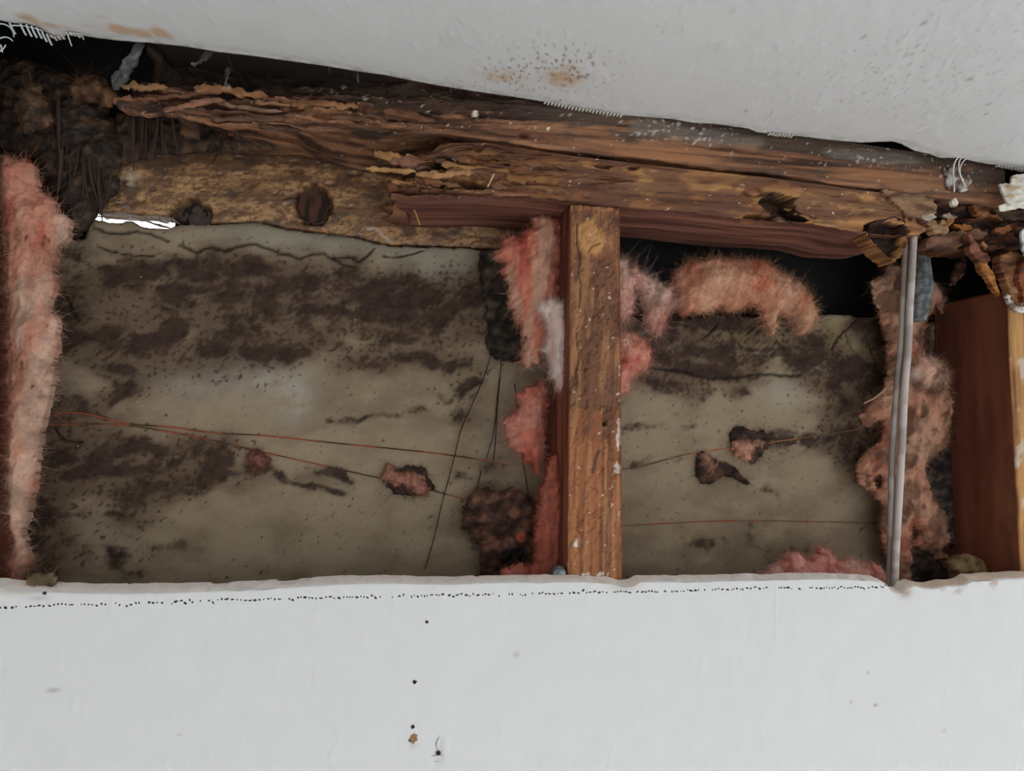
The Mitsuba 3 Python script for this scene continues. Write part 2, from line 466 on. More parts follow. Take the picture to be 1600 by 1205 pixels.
    k = np.arange(n - 1)[:, None] * m + np.arange(m - 1)
    Fc = np.vstack([np.stack([k, k + m, k + m + 1], -1).reshape(-1, 3), np.stack([k, k + m + 1, k + 1], -1).reshape(-1, 3)])
    parts = [((G.reshape(-1, 3), Fc), GC.reshape(-1, 3))]
    for b in ((XL, XR, 0, YF, 0, zb), (XL, OL, 0, YF, zb, ZC(OL)), (OR, XR, 0, YF, zb, ZC(OR) - 0.06)):
        v, f = box(*b)
        v = v.copy()
        if b[5] > zb:
            v[:, 2] = np.where(v[:, 2] > 1.9, ZC(v[:, 0]) - 0.0002, v[:, 2])
        parts.append(((v, f), white))
    m_, c_ = join(parts)
    put('wall_front', m_, c_, 'painted_surface', label='white painted plasterboard wall below the cut-out opening', kind='structure')
    # the perforated pencil line along the cut
    line = interp_px([(0, 948), (100, 946), (200, 945), (300, 940), (400, 937), (500, 934), (600, 932), (700, 930), (800, 929), (900, 926), (1000, 925), (1100, 922), (1200, 919), (1300, 919), (1390, 917)], 0.0)
    x, xe = U(0, 948, 0)[0], U(1390, 917, 0)[0]
    dashes = []
    while x < xe:
        L = 0.0008 + 0.0020 * RNG.random() ** 1.5
        if RNG.random() < 0.86:
            z = line(x) + 0.0012 * (meshkit.noise(np.array([[x * 300, 0, 0]]), 8)[0] - 0.5) + RNG.normal() * 0.0003
            a = RNG.normal() * 0.35
            t = np.array([math.cos(a), 0, math.sin(a)])
            p = np.array([x, -0.00012, z])
            r = 0.00050 + 0.00042 * RNG.random()
            b, f = tube([p, p + t * L * 0.5, p + t * L], r, n=6, sub=1, taper=([0, .5, 1], [.5, 1, .4]))
            b[:, 1] = (b[:, 1] + 0.00012) * 0.35 - 0.00015
            dashes.append(((b, f), C(62, 62, 66) * (0.6 + 0.9 * RNG.random())))
        x += L + 0.0005 + 0.0012 * RNG.random()
    m_, c_ = join(dashes)
    put('dotted_line', m_, c_, 'mineral_surface', parent='wall_front', label='dotted dark line scored along the top of the white wall', kind='stuff')
    for px, py, r, col in ((667, 972, 2.2, C(50, 50, 52)), (648, 1066, 2.6, C(45, 45, 46)), (645, 1136, 2.6, C(40, 42, 44)), (646, 1154, 6.5, C(150, 115, 90)), (641, 1157, 2.4, C(45, 35, 30)), (685, 1177, 3.0, C(40, 42, 42)), (70, 927, 2.2, C(50, 50, 55))):
        x, z = U(px, py, 0)
        k = mmpx(0)
        ang = np.linspace(0, 2 * np.pi, 18, endpoint=False)
        rr = r * k * (0.75 + 0.5 * RNG.random(18))
        ring = np.stack([x + rr * np.cos(ang), np.full(18, -0.0006), z + rr * np.sin(ang)], 1)
        inner = np.stack([x + 0.8 * rr * np.cos(ang), np.full(18, -0.0007), z + 0.8 * rr * np.sin(ang)], 1)
        V = np.vstack([ring + [0, 0.0012, 0], ring, inner * 1.0, [[x, -0.0005, z]]])
        q = np.arange(18)
        q2 = (q + 1) % 18
        Fc = np.vstack([np.stack([q, q2, q2 + 18], 1), np.stack([q, q2 + 18, q + 18], 1), np.stack([q + 18, q2 + 18, q2 + 36], 1), np.stack([q + 18, q2 + 36, q + 36], 1), np.stack([q + 36, q2 + 36, np.full(18, 54)], 1)])
        put('nail_hole', (V, Fc), np.tile(col, (55, 1)), 'mineral_surface', smooth=False, parent='wall_front')
    cr = [tube([U3(px, py, -0.0004) for px, py in pts], 0.0003, n=5, sub=3, taper=([0, .5, 1], [.3, 1, .3])) for pts in ([(684, 1172), (682, 1160), (687, 1152)], [(674, 1183), (684, 1180), (692, 1180)], [(678, 1190), (688, 1191)])]
    m_, c_ = join([(x, C(110, 112, 112)) for x in cr])
    put('paint_crack', m_, c_, 'mineral_surface', parent='wall_front', label='short grey cracks around a dented nail hole')


# the ceiling's plane: through its torn edge near the wall, falling slightly to the right
_xa, _za = U(260, 70, 0.004)
_xb, _zb = U(1500, 250, 0.004)
KC = float((_zb - _za) / (_xb - _xa))


def ZC(x):
    return float(_za) + KC * (np.asarray(x) - float(_xa))


def on_ceiling(px, py):
    d = ray(px, py)
    den = d[..., 2] - KC * d[..., 0]
    t = (ZC(CAM[0]) - CAM[2]) / den
    return CAM[0] + d[..., 0] * t, CAM[1] + d[..., 1] * t


CE = [(-80, 24), (-30, 30), (0, 33), (20, 37), (40, 38), (60, 44), (75, 54), (85, 60), (100, 58), (105, 51), (130, 57), (150, 60), (190, 65), (235, 68), (285, 73), (340, 82), (400, 89), (450, 96), (500, 103), (550, 111), (600, 118), (660, 130),
      (700, 137), (750, 145), (800, 152), (850, 160), (900, 170), (970, 181), (1050, 187), (1083, 193), (1120, 195), (1170, 202), (1185, 208), (1250, 214), (1300, 220), (1345, 224), (1395, 222), (1410, 226), (1430, 237), (1455, 242),
      (1470, 248), (1500, 248), (1530, 255), (1570, 261), (1600, 267), (1660, 275)]


def ceiling():
    p = np.array(CE, float)
    ex, ey = on_ceiling(p[:, 0], p[:, 1])
    xs = np.arange(OL, OR, 0.0013)
    ye = np.interp(xs, ex, ey) + 0.0006 * (meshkit.fbm(np.stack([xs * 300, 0 * xs, 0 * xs], 1), 3, 15) - 0.5)
    ny, yb = 130, -0.32
    v = np.linspace(0, 1, ny)
    X, V = np.meshgrid(xs, v, indexing='ij')
    Yc = yb + (ye[:, None] - yb) * V
    P = np.stack([X, Yc, ZC(X)], -1).reshape(-1, 3)
    fade = np.clip((P[:, 1] - yb) / 0.03, 0, 1)
    dist = np.repeat(ye, ny) - P[:, 1]
    d = 0.0006 * (fb(P, [160, 160, 1], 3, 4) - 0.5) + 0.0016 * (fb(P, [14, 22, 1], 3, 8) - 0.5) - 0.0004 * sm(0.62, 0.8, fb(P, [280, 280, 1], 2, 19)) + 0.0025 * sm(0.012, 0.0, dist) * 0.5
    P[:, 2] += d * fade
    c = np.tile(white, (len(P), 1)) * (0.97 + 0.05 * fb(P, [50, 50, 1], 3, 17))[:, None]

    def spot(px, py, rx, ry):
        x, y = on_ceiling(px, py)
        k = mmpx(0)
        return np.exp(-(((P[:, 0] - x) / (rx * k)) ** 2 + ((P[:, 1] - y) / (ry * k * 2.2)) ** 2))
    n1, n2 = fb(P, [140, 140, 1], 4, 23), fb(P, [420, 420, 1], 3, 29)
    tan = 0
    for px, py, rx, ry, k in ((45, 29, 14, 6, 0.9), (75, 40, 40, 5, 0.5), (160, 44, 30, 5, 0.45), (190, 47, 26, 6, 1.0), (220, 52, 22, 6, 0.9), (250, 52, 16, 8, 0.9), (155, 27, 12, 5, 0.3), (790, 120, 50, 14, 0.45), (880, 122, 30, 14, 0.8), (890, 108, 24, 10, 0.45), (820, 140, 40, 6, 0.3)):
        tan = np.maximum(tan, k * spot(px, py, rx, ry))
    c = mixc(c, C(196, 160, 120), sm(0.06, 0.75, tan * (0.1 + 1.9 * n1)) * 0.8)
    grey = 0
    for px, py, rx, ry, k in ((870, 105, 80, 35, 1.0), (815, 115, 60, 30, 0.9), (1440, 120, 170, 90, 0.35), (870, 158, 30, 4, 0.9), (760, 135, 60, 8, 0.7), (1040, 45, 25, 5, 0.6)):
        grey = np.maximum(grey, k * spot(px, py, rx, ry))
    c = mixc(c, C(120, 112, 102), 0.75 * sm(0.63, 0.72, n2 + 0.12 * (grey - 0.5)) * np.clip(grey * 1.4, 0, 1))
    c = mixc(c, C(150, 140, 130), 0.5 * sm(0.008, 0.0, dist) * sm(0.45, 0.7, n1))
    for px, py, r in ((1515, 124, 3), (1165, 173, 2), (870, 95, 1.5), (1545, 163, 2), (1541, 178, 2), (1350, 58, 2), (1443, 37, 2.5), (1433, 72, 2)):
        c = mixc(c, C(120, 120, 118), 0.8 * spot(px, py, r, r))
    G = P.reshape(len(xs), ny, 3)
    GC = c.reshape(len(xs), ny, 3)
    ed, ec = [], []
    for dy, dz in ((0.0008, 0.0008), (0.0012, 0.004), (-0.0005, 0.009), (-0.002, 0.0127), (-0.3, 0.0127)):
        nn = meshkit.fbm(np.stack([xs * 150, 0 * xs + dz * 300, 0 * xs], 1), 3, 33) - 0.5
        y = ye + dy + 0.002 * nn * (dz > 0.002) if dy > -0.1 else np.full(len(xs), yb)
        ed.append(np.stack([xs, y, ZC(xs) + dz], -1))
        ec.append(np.tile(C(200, 195, 186), (len(xs), 1)))
    G = np.concatenate([G, np.stack(ed, 1)], 1)
    GC = np.concatenate([GC, np.stack(ec, 1)], 1)
    n, m = G.shape[:2]
    k = np.arange(n - 1)[:, None] * m + np.arange(m - 1)
    Fc = np.vstack([np.stack([k, k + m + 1, k + m], -1).reshape(-1, 3), np.stack([k, k + 1, k + m + 1], -1).reshape(-1, 3)])
    parts = [((G.reshape(-1, 3), Fc), GC.reshape(-1, 3))]
    for x0, x1, y0, y1 in ((XL, XR, -ROOM, yb), (XL, OL, yb, 0.0), (OR, XR, yb, 0.0)):
        v, f = box(x0, x1, y0, y1, 0, 0.0127)
        v = v.copy()
        v[:, 2] += ZC(v[:, 0])
        parts.append(((v, f), white))
    m_, c_ = join(parts)
    put('ceiling', m_, c_, 'painted_surface', label='white painted ceiling with brown water stains and a torn edge', kind='structure')
    # torn mesh tape along the edge: strands hang as teeth
    def cpt(px, py, up=0.0):
        x, y = on_ceiling(np.float64(px), np.float64(py))
        return np.array([x, y, ZC(x) + up])
    for px in (16, 33, 42, 50, 58, 66, 74):
        ya = np.interp(px, p[:, 0], p[:, 1])
        a = cpt(px - 1, ya - 2, -0.0006)
        b = a + [0.0012, 0.006, -0.0042 - 0.001 * RNG.random()]
        v, f = tube([a, (a + b) / 2 + [0, 0, -0.0005], b], 0.00075, n=6, sub=3)
        put('mesh_strand', (v, f), np.tile(C(190, 196, 198), (len(v), 1)), 'mineral_surface', parent='ceiling')
    for pts in ([(0, 37), (12, 40), (22, 58)], [(0, 60), (10, 58), (20, 64)], [(0, 80), (6, 75), (9, 70)], [(1, 70), (4, 82)], [(105, 52), (112, 72)], [(108, 53), (128, 56), (131, 62)], [(16, 40), (40, 41), (66, 48)]):
        v, f = tube([U3(a, b, 0.006) for a, b in pts], 0.0006, n=6, sub=3, taper=([0, 1], [1, .7]))
        put('mesh_strand', (v, f), np.tile(C(190, 200, 200), (len(v), 1)), 'mineral_surface', parent='ceiling')
    teeth = []
    for pa, pb, st in ((852, 972, 5.4), (1203, 1240, 5), (1560, 1605, 5), (80, 125, 6)):
        for px in np.arange(pa, pb, st):
            py = np.interp(px, p[:, 0], p[:, 1])
            a = cpt(px, py - 1.5, -0.0004)
            v, f = box(-0.0007, 0.0007, -0.001, 0.0022 + 0.0012 * RNG.random(), -0.0004, 0.0005)
            teeth.append(((v + a, f), C(205, 200, 192)))
    m_, c_ = join(teeth)
    put('tape_teeth', m_, c_, 'mineral_surface', smooth=False, parent='ceiling', label='short saw-toothed stubs of torn mesh tape', kind='stuff')


ceiling()
wall_front()


def plain(name, boxes, col, label):
    m_, c_ = join([(box(*b), col) for b in boxes])
    put(name, m_, c_, 'mineral_surface', smooth=False, label=label, kind='structure')


plain('floor', [(XL, XR, -ROOM - 3, 0.3, -0.1, 0)], C(222, 222, 222), 'pale floor of the room')
plain('wall_left_unseen', [(XL - 0.1, XL, -ROOM - 0.6, 0, 0, 2.5)], C(150, 147, 142), 'unseen side wall, set near and grey to dim the left side')  # unseen wall, placed close and greyed to dim the left side

# ------------------------------------------------------------------ the outside of the cavity
YS = 0.100                                      # the inner face of the render (stucco)
ZTOP = float(ZC(0)) + 0.16


def stucco():
    board = [(130, 372), (145, 341), (158, 345), (175, 347), (191, 348), (197, 344), (208, 346), (219, 353), (235, 357), (262, 357), (275, 352), (295, 351), (330, 351), (400, 347), (450, 359), (500, 365), (560, 372), (582, 379), (612, 384), (680, 385.5), (730, 387), (775, 393), (830, 402),
             (900, 430), (960, 470), (1000, 500), (1050, 500), (1120, 492), (1200, 494), (1250, 498), (1300, 490), (1350, 495), (1420, 505), (1500, 500), (1600, 505), (1700, 510)]
    out = [(-120, 380)] + board + [(1700, 1010), (-120, 1010)]

    def dark(P):
        n1, n2, n3 = fb(P, [38, 1, 55], 5, 3), fb(P, [130, 1, 150], 4, 6), fb(P, [420, 1, 420], 3, 8)
        s, sw = np.zeros(len(P)), np.zeros(len(P))
        P = P + np.stack([0.030 * (fb(P, [30, 1, 40], 4, 301) - 0.5), 0 * n1, 0.022 * (fb(P, [30, 1, 40], 4, 302) - 0.5)], 1)
        for k, w, pts in ((1.0, 15, [(180, 440), (250, 424), (340, 416), (430, 428)]), (.95, 20, [(260, 472), (330, 458), (420, 470), (500, 452), (560, 438), (620, 455), (690, 474), (750, 466)]),
                          (1.0, 24, [(330, 535), (390, 515), (460, 495), (540, 478), (620, 490), (700, 486)]), (.9, 14, [(320, 548), (390, 545), (450, 552), (480, 530)]), (1.0, 17, [(100, 525), (140, 518), (180, 540), (230, 538), (275, 524)]),
                          (.75, 18, [(540, 530), (600, 535), (660, 520), (740, 500)]), (.8, 7, [(555, 556), (620, 560), (690, 570), (735, 572)]), (.95, 13, [(178, 572), (200, 582)]), (.6, 9, [(170, 600), (180, 620), (215, 610)]),
                          (1.0, 18, [(95, 715), (140, 712), (200, 702), (250, 708)]), (.95, 13, [(105, 735), (180, 735), (250, 725), (300, 705), (340, 712)]), (.7, 16, [(200, 770), (260, 760), (300, 745), (360, 725)]), (.9, 7, [(335, 740), (385, 742), (420, 735)]),
                          (.9, 6, [(400, 728), (430, 742), (455, 755), (480, 770), (525, 775)]), (.8, 9, [(480, 738), (520, 742), (545, 752)]), (.7, 6, [(75, 802), (130, 803), (180, 806), (215, 820)]), (.6, 14, [(100, 866), (150, 862), (190, 872), (205, 892)]),
                          (.5, 7, [(190, 835), (220, 848), (250, 852), (310, 852)]), (.65, 5, [(525, 652), (570, 661), (620, 655), (660, 637), (680, 628)]), (.75, 15, [(745, 600), (730, 640), (715, 655)]), (.6, 8, [(715, 740), (745, 745), (770, 728)]),
                          (.55, 5, [(690, 622), (712, 630)]), (.75, 20, [(70, 650), (90, 645), (100, 640)]), (.8, 22, [(55, 730), (60, 770), (55, 850), (60, 905)]), (.7, 26, [(110, 400), (95, 450), (120, 480)]), (.5, 20, [(760, 780), (740, 830), (780, 880)]),  # strokes down the left edge paint in the shade beside the insulation
                          # the right bay
                          (1.0, 20, [(1010, 535), (1060, 548), (1140, 552), (1220, 555), (1300, 570), (1390, 598)]), (.95, 12, [(1015, 560), (1090, 575), (1150, 585)]), (1.0, 14, [(1260, 520), (1275, 545)]), (.9, 16, [(1050, 515), (1020, 540)]), (.8, 14, [(1290, 590), (1310, 620), (1320, 640)]),
                          (.7, 12, [(1010, 595), (1040, 605), (1070, 610)]), (.6, 10, [(1090, 620), (1130, 612), (1180, 618)]), (1.0, 13, [(1205, 694), (1250, 690), (1330, 682)]), (1.0, 15, [(1325, 692), (1340, 720), (1350, 750)]), (.9, 12, [(1290, 594), (1312, 620), (1318, 645)]), (.5, 8, [(970, 665), (1020, 667), (1080, 664)]),
                          (.6, 8, [(990, 728), (1030, 722), (1060, 718)]), (.55, 10, [(1070, 850), (1120, 848), (1180, 852)]), (.5, 7, [(1170, 822), (1200, 823)]), (.5, 22, [(1215, 870), (1250, 860)]), (.4, 8, [(1000, 850), (1055, 868)]), (.55, 6, [(1200, 765), (1215, 775)]),
                          (.85, 25, [(1360, 520), (1400, 540), (1420, 600)]), (.9, 30, [(1470, 700), (1480, 800), (1490, 880)]), (.8, 25, [(1440, 520), (1480, 560), (1480, 640)]), (.7, 14, [(1100, 505), (1180, 512)]), (1.0, 9, [(1000, 508), (1060, 506), (1130, 500)]), (1.0, 8, [(1130, 497), (1200, 499), (1262, 506)]), (1.0, 12, [(1340, 503), (1420, 525)]), (.6, 10, [(140, 640), (90, 630)])):
            dd = stroke(P, pts, w * 1.35, YS, plain=True) ** 2
            s = np.maximum(s, k * np.exp(-dd))
            sw = sw + 0.75 * k * np.exp(-dd / 4.5) * min(1.0, w / 14)
        nf = fb(P, [70, 1, 90], 6, 303)
        m = sm(0.26, 1.05, s * 1.10 + 2.6 * (nf - 0.5) * (s > 0.02) * (0.3 + s) + 0.8 * (n3 - 0.5) * (0.2 + s))
        halo = sm(0.15, 1.15, np.minimum(sw, 1.3) * (0.25 + 1.5 * n1) + 0.5 * (nf - .5) * np.minimum(sw, 1))
        return m, halo, n1, n2, n3

    def color(P, d):
        m, halo, n1, n2, n3 = dark(P)
        c = mixc(np.tile(C(151, 135, 113), (len(P), 1)), C(130, 114, 94), sm(0.36, 0.66, n1 * .6 + fb(P, [14, 1, 14], 3, 305) * .4))
        c = mixc(c, C(150, 151, 138), 0.6 * np.clip(blob(P, 690, 420, 80, 45, YS) + blob(P, 480, 372, 160, 22, YS), 0, 1))
        c = mixc(c, C(172, 170, 162), 0.75 * np.clip(blob(P, 455, 625, 26, 30, YS) + 0.8 * blob(P, 420, 580, 50, 24, YS) + 0.6 * blob(P, 330, 590, 90, 35, YS), 0, 1) * sm(0.3, 0.6, n1 * 0.6 + n2 * 0.4))
        c = mixc(c, C(166, 162, 146), 0.8 * blob(P, 1225, 612, 34, 22, YS))
        c = mixc(c, C(160, 146, 104), 0.8 * np.clip(blob(P, 1160, 522, 70, 16, YS) + blob(P, 1305, 520, 22, 22, YS) + 0.7 * blob(P, 1330, 545, 40, 25, YS), 0, 1))
        c = mixc(c, C(90, 72, 58), 0.80 * halo)
        c = mixc(c, C(62, 47, 40), 0.92 * m)
        c = mixc(c, C(50, 38, 33), 0.7 * sm(0.75, 1.0, m) * sm(.42, .6, n2))
        spk = fb(P, [300, 1, 300], 4, 306)
        c = mixc(c, C(66, 48, 38), 0.8 * sm(0.65, 0.72, spk + 0.16 * (halo - 0.40) + 0.10 * (fb(P, [22, 1, 22], 3, 307) - 0.5)))
        c = c * (0.9 + 0.2 * fb(P, [900, 1, 900], 2, 91))[:, None]
        c = mixc(c, C(205, 200, 190), 0.45 * sm(0.85, 0.88, fb(P, [520, 1, 520], 3, 55)))
        for pts, w in CRACKS:
            c = mixc(c, C(40, 34, 28), 0.88 * np.exp(-crackd(P, pts, w * (0.5 + 1.0 * n2)) ** 2))
        return c

    CRACKS = [([(145, 358), (165, 362), (185, 366), (215, 362), (245, 370), (262, 378)], 1.6), ([(280, 383), (293, 388), (307, 394), (318, 388), (330, 385), (352, 392), (380, 382), (400, 381), (430, 393), (455, 399), (470, 404), (485, 397), (503, 396), (520, 404), (533, 412), (551, 417)], 1.9),
              ([(520, 404), (545, 401), (562, 408), (575, 401), (585, 389)], 1.7), ([(600, 399), (616, 402), (640, 397), (662, 391)], 1.3), ([(78, 446), (90, 456), (104, 468), (112, 488), (122, 500)], 2.0), ([(85, 670), (100, 690), (112, 690), (128, 692)], 1.6),
              ([(1015, 575), (1060, 579), (1110, 592), (1150, 590), (1190, 584), (1250, 588)], 2.0), ([(150, 384), (190, 397), (240, 399)], 1.0),
              ([(1095, 530), (1110, 520), (1122, 505)], .8), ([(1135, 510), (1148, 530), (1158, 545)], .8), ([(1165, 525), (1180, 510)], .7), ([(1205, 545), (1215, 530), (1225, 548)], .8), ([(1300, 545), (1315, 520), (1340, 500)], 1.0), ([(1320, 520), (1330, 545), (1345, 560)], .9), ([(1355, 530), (1370, 570)], .9)]

    def crackd(P, pts, w):
        Q = P.copy()
        Q[:, 0] += 0.003 * (fb(P, [160, 1, 160], 3, 61) - 0.5)
        Q[:, 2] += 0.004 * (fb(P, [160, 1, 160], 3, 62) - 0.5)
        return stroke(Q, pts, w, YS, plain=True)

    def front(P, d):
        m, halo, n1, n2, n3 = dark(P)
        h = 0.002 * (fb(P, [18, 1, 30], 3, 71) - 0.5) + 0.0011 * (n2 - 0.5) + 0.0007 * (n3 - 0.5) + 0.0016 * m * n2
        for pts, w in CRACKS:
            h = h - 0.0028 * np.exp(-crackd(P, pts, w * 1.15) ** 2)
        h = h - 0.003 * np.exp(-d / 0.0015) * (d < 0.01)
        # the crust above the crack stands a little proud
        cr = np.clip(stroke(P, [(150, 357), (300, 368), (400, 362), (520, 385), (600, 392)], 16, YS), 0, 1)
        return h + 0.0022 * cr
    m_, c_ = relief(out, YS, 0.00105, front, lambda P, d: 0.02 + 0 * d, color, rag=(0.0012, 220.0, 4))
    k1 = box(-0.75, 0.6, YS, YS + 0.02, 1.6, float(U(800, 1010, YS)[1]) + 0.001)
    parts = [(m_, c_), (k1, C(120, 110, 95)), (box(-0.75, 0.6, YF, YS, 1.6, 1.62), C(120, 110, 95))]
    for x in (-0.72, 0.56):  # unseen side panels added to keep light out of the cavity
        parts.append((box(x, x + 0.02, YF, YS + 0.06, 1.6, ZTOP), C(60, 45, 35)))
    m_, c_ = join(parts)
    put('wall_outer', m_, c_, 'mineral_surface', label='grey cement render of the outer wall, mould-stained and cracked, seen from inside', kind='structure')


stucco()


def paper():
    """Black sheet added behind everything to stand for the dark void and stop light, with a slit left open where daylight comes in under the board."""
    Y = 0.136
    x0, z0 = U(140, 372, Y)
    x1, z1 = U(276, 310, Y)
    zb, zt = float(U(800, 560, Y)[1]), ZTOP
    col = C(34, 34, 35)
    x2, z2 = U(330, 392, Y)
    x3, z3 = U(600, 318, Y)
    bx = [(-0.75, x0, Y, Y + 0.003, zb, zt), (x1, x2, Y, Y + 0.003, zb, zt), (x3, 0.6, Y, Y + 0.003, zb, zt), (x0, x1, Y, Y + 0.003, z1, zt), (x0, x1, Y, Y + 0.003, zb, z0), (x2, x3, Y, Y + 0.003, z3, zt), (x2, x3, Y, Y + 0.003, zb, z2)]
    m_, c_ = join([(box(*b), col) for b in bx])
    put('wall_dark_backing', m_, c_, 'mineral_surface', smooth=False, label='black sheet added at the back to stand for the dark hollow', kind='structure')
    m_, c_ = join([(box(-0.75, 0.6, -0.3, 0.16, ZTOP, ZTOP + 0.02), C(50, 40, 32)), (box(-0.75, 0.6, -0.3, -0.28, float(ZC(0)) + 0.03, ZTOP), C(50, 40, 32)), (box(-0.75, -0.72, -0.3, 0.14, float(ZC(-.7)) + .014, ZTOP), C(50, 40, 32)), (box(0.57, 0.6, -0.3, 0.14, float(ZC(.6)) + .014, ZTOP), C(50, 40, 32))])  # box over the ceiling, added to keep the hollow light-tight
    put('ceiling_light_block', m_, c_, 'mineral_surface', smooth=False, label='dark box of boards added above the ceiling to keep light out', kind='structure')


paper()

# ------------------------------------------------------------------ framing
def wood_col(P, grain, light, mid, dark, seed, lo=0.35, hi=0.62):
    g = fb(P, grain, 5, seed)
    c = mixc(np.tile(mid, (len(P), 1)), light, sm(0.46, hi, g))
    gr = np.array(grain, float)
    return mixc(c, dark, sm(0.46, lo, g)) * (0.62 + 0.76 * fb(P, gr * np.where(gr > 90, 2.6, 1.6), 3, seed + 400))[:, None], g


def rot(P, seed, ax='x'):
    """Depth of the layers that rot has eaten out, 0 to 1, in steps along the grain."""
    Q = P + np.stack([0 * P[:, 0], 0 * P[:, 0], 0.006 * (fb(P, [28, 28, 40], 4, seed + 6) - 0.5)], 1)
    n = fb(Q, [16, 60, 150], 5, seed) + 0.5 * (fb(Q, [60, 60, 170], 4, seed + 5) - 0.5)
    st = n * 8
    return np.clip((np.floor(st) + sm(0.0, 0.35, st - np.floor(st))) / 8, 0, 1)


# -- upper top plate
def upper_plate():
    lo = interp_px([(150, 162), (178, 160), (190, 167), (225, 174), (250, 171), (275, 173), (300, 178), (325, 186), (350, 191), (390, 190), (420, 190), (450, 190), (470, 196), (500, 200), (540, 203), (570, 206), (600, 212), (640, 208), (700, 207), (740, 213),
                    (800, 222), (850, 231), (900, 237), (950, 242), (1000, 246), (1050, 252), (1100, 259), (1150, 265), (1200, 269), (1250, 277), (1300, 286), (1350, 292), (1400, 299), (1440, 305), (1480, 312), (1560, 325), (1640, 335)], YF)
    hi = lambda s: np.maximum(lo(s) + 0.02, ZC(s) + 0.006)
    s0, s1 = float(U(165, 150, YF)[0]), float(U(1572, 300, YF)[0])
    xk = U(np.array([160., 450., 620., 760., 900., 1500.]), 200 + np.zeros(6), YF)[0]
    amp = lambda P: np.interp(P[:, 0], xk, [0.030, 0.026, 0.020, 0.010, 0.0018, 0.0010])

    def disp(P, f):
        r = rot(P, 12)
        up = np.clip((P[:, 2] - lo(P[:, 0])) / 0.04, 0, 1)
        d = amp(P) * np.maximum(r - 0.25, -.1) * 1.6 * (0.25 + 0.75 * sm(0, 0.3, up)) + 0.0010 * (fb(P, [60, 60, 500], 3, 5) - 0.5)
        left = sm(xk[2], xk[0], P[:, 0])
        d = d + left * (0.030 * sm(0.5, 1.0, up))              # the top of the rotted end leans away
        d = d + 0.006 * blob(P, 722, 142, 12, 5, YF) + 0.008 * blob(P, 820, 209, 7, 3, YF)
        und = 0.004 * (fb(P, [90, 120, 60], 4, 31) - 0.5) + left * (0.01 * (fb(P, [60, 120, 60], 3, 34) - 0.6) + 0.028 * sm(0.008, 0.03, P[:, 1] - YF))
        return np.where(f == 0, d, np.where(f == 3, und, 0))

    def color(P, f):
        c, g = wood_col(P, [12, 100, 200], C(150, 108, 79), C(112, 77, 57), C(70, 48, 37), 3)
        mould = sm(0.40, 0.60, fb(P, [40, 60, 110], 6, 9) + np.interp(P[:, 0], xk, [0.05, 0.06, 0.08, 0.0, -0.03, -0.03]) + 0.42 * (sm(0.25, 0.85, (P[:, 2] - lo(P[:, 0])) / (hi(P[:, 0]) - lo(P[:, 0]))) - 0.4))
        c = mixc(c, mixc(np.tile(C(46, 34, 28), (len(P), 1)), C(74, 64, 57), sm(xk[3], xk[4], P[:, 0])), 0.85 * mould)
        c = mixc(c, C(30, 24, 20), 0.9 * sm(xk[3], xk[1], P[:, 0]) * sm(0.55, 1.0, (P[:, 2] - lo(P[:, 0])) / (hi(P[:, 0]) - lo(P[:, 0])) + .5 * (fb(P, [40, 40, 60], 4, 10) - .5)))  # mouldy top darkened further, shade under the ceiling edge put into the colour
        c = mixc(c, C(150, 140, 130), 0.35 * sm(.3, .7, (np.clip(blob(P, 1110, 215, 110, 16, YF) + blob(P, 1370, 245, 110, 14, YF) + .6 * blob(P, 1010, 195, 40, 20, YF), 0, 1)) * (.2 + 1.6 * fb(P, [90, 1, 60], 5, 78))))
        wh = sm(0.66, 0.74, fb(P, [330, 160, 330], 5, 77) + 0.16 * (np.clip(blob(P, 1020, 200, 55, 28, YF) + blob(P, 1110, 210, 60, 22, YF) + 0.8 * blob(P, 1350, 250, 90, 22, YF) + blob(P, 1480, 270, 30, 30, YF) + .5 * blob(P, 560, 140, 120, 25, YF), 0, 1) - 0.35))
        c = mixc(c, C(190, 186, 178), 0.75 * wh)
        c = mixc(c, C(235, 225, 205), sm(0.5, 0.6, blob(P, 744, 172, 6, 5, YF) + blob(P, 857, 200, 3.5, 3, YF) + blob(P, 798, 190, 2.5, 2, YF)))
        c = mixc(c, C(168, 112, 70), 0.5 * np.clip(blob(P, 1050, 245, 90, 14, YF) + blob(P, 1300, 260, 140, 18, YF), 0, 1) * sm(.4, .6, g))
        return c
    e0 = lambda a, b: 0.05 * meshkit.noise(np.stack([a * 5, b * 4, 0 * a], 1), 3) * (1 - 0.0 * a)
    m_, c_ = timber('x', lo, hi, s0, s1, YF, 0.085, disp, color, step=0.0009, nd=30, e0=e0)
    k = thing('top_plate', 'upper rotted wooden top plate right under the torn ceiling edge', 'timber')
    put('beam', m_, c_, 'wood_surface', parent=k)
    # torn slivers along its rotted left underside
    for i, (a, b, w, t, col) in enumerate((((190, 133), (262, 138), 12, 9, (156, 118, 80)), ((178, 160), (262, 152), 10, 10, (150, 105, 80)), ((225, 150), (330, 147), 9, 8, (132, 92, 66)), ((255, 172), (352, 160), 10, 9, (150, 108, 84)), ((305, 143), (420, 148), 14, 8, (166, 118, 80)),
                                           ((340, 165), (440, 170), 8, 8, (160, 124, 100)), ((330, 185), (455, 188), 10, 10, (110, 80, 62)), ((400, 160), (500, 168), 7, 7, (172, 128, 92)), ((430, 180), (560, 198), 10, 9, (142, 104, 80)), ((455, 160), (560, 172), 12, 8, (160, 112, 76)),
                                           ((520, 185), (640, 205), 9, 8, (120, 88, 66)), ((560, 168), (675, 182), 14, 7, (128, 88, 60)), ((405, 196), (470, 204), 8, 8, (90, 66, 52)), ((205, 172), (245, 176), 6, 6, (120, 90, 70)), ((600, 178), (680, 192), 12, 6, (110, 74, 54)))):
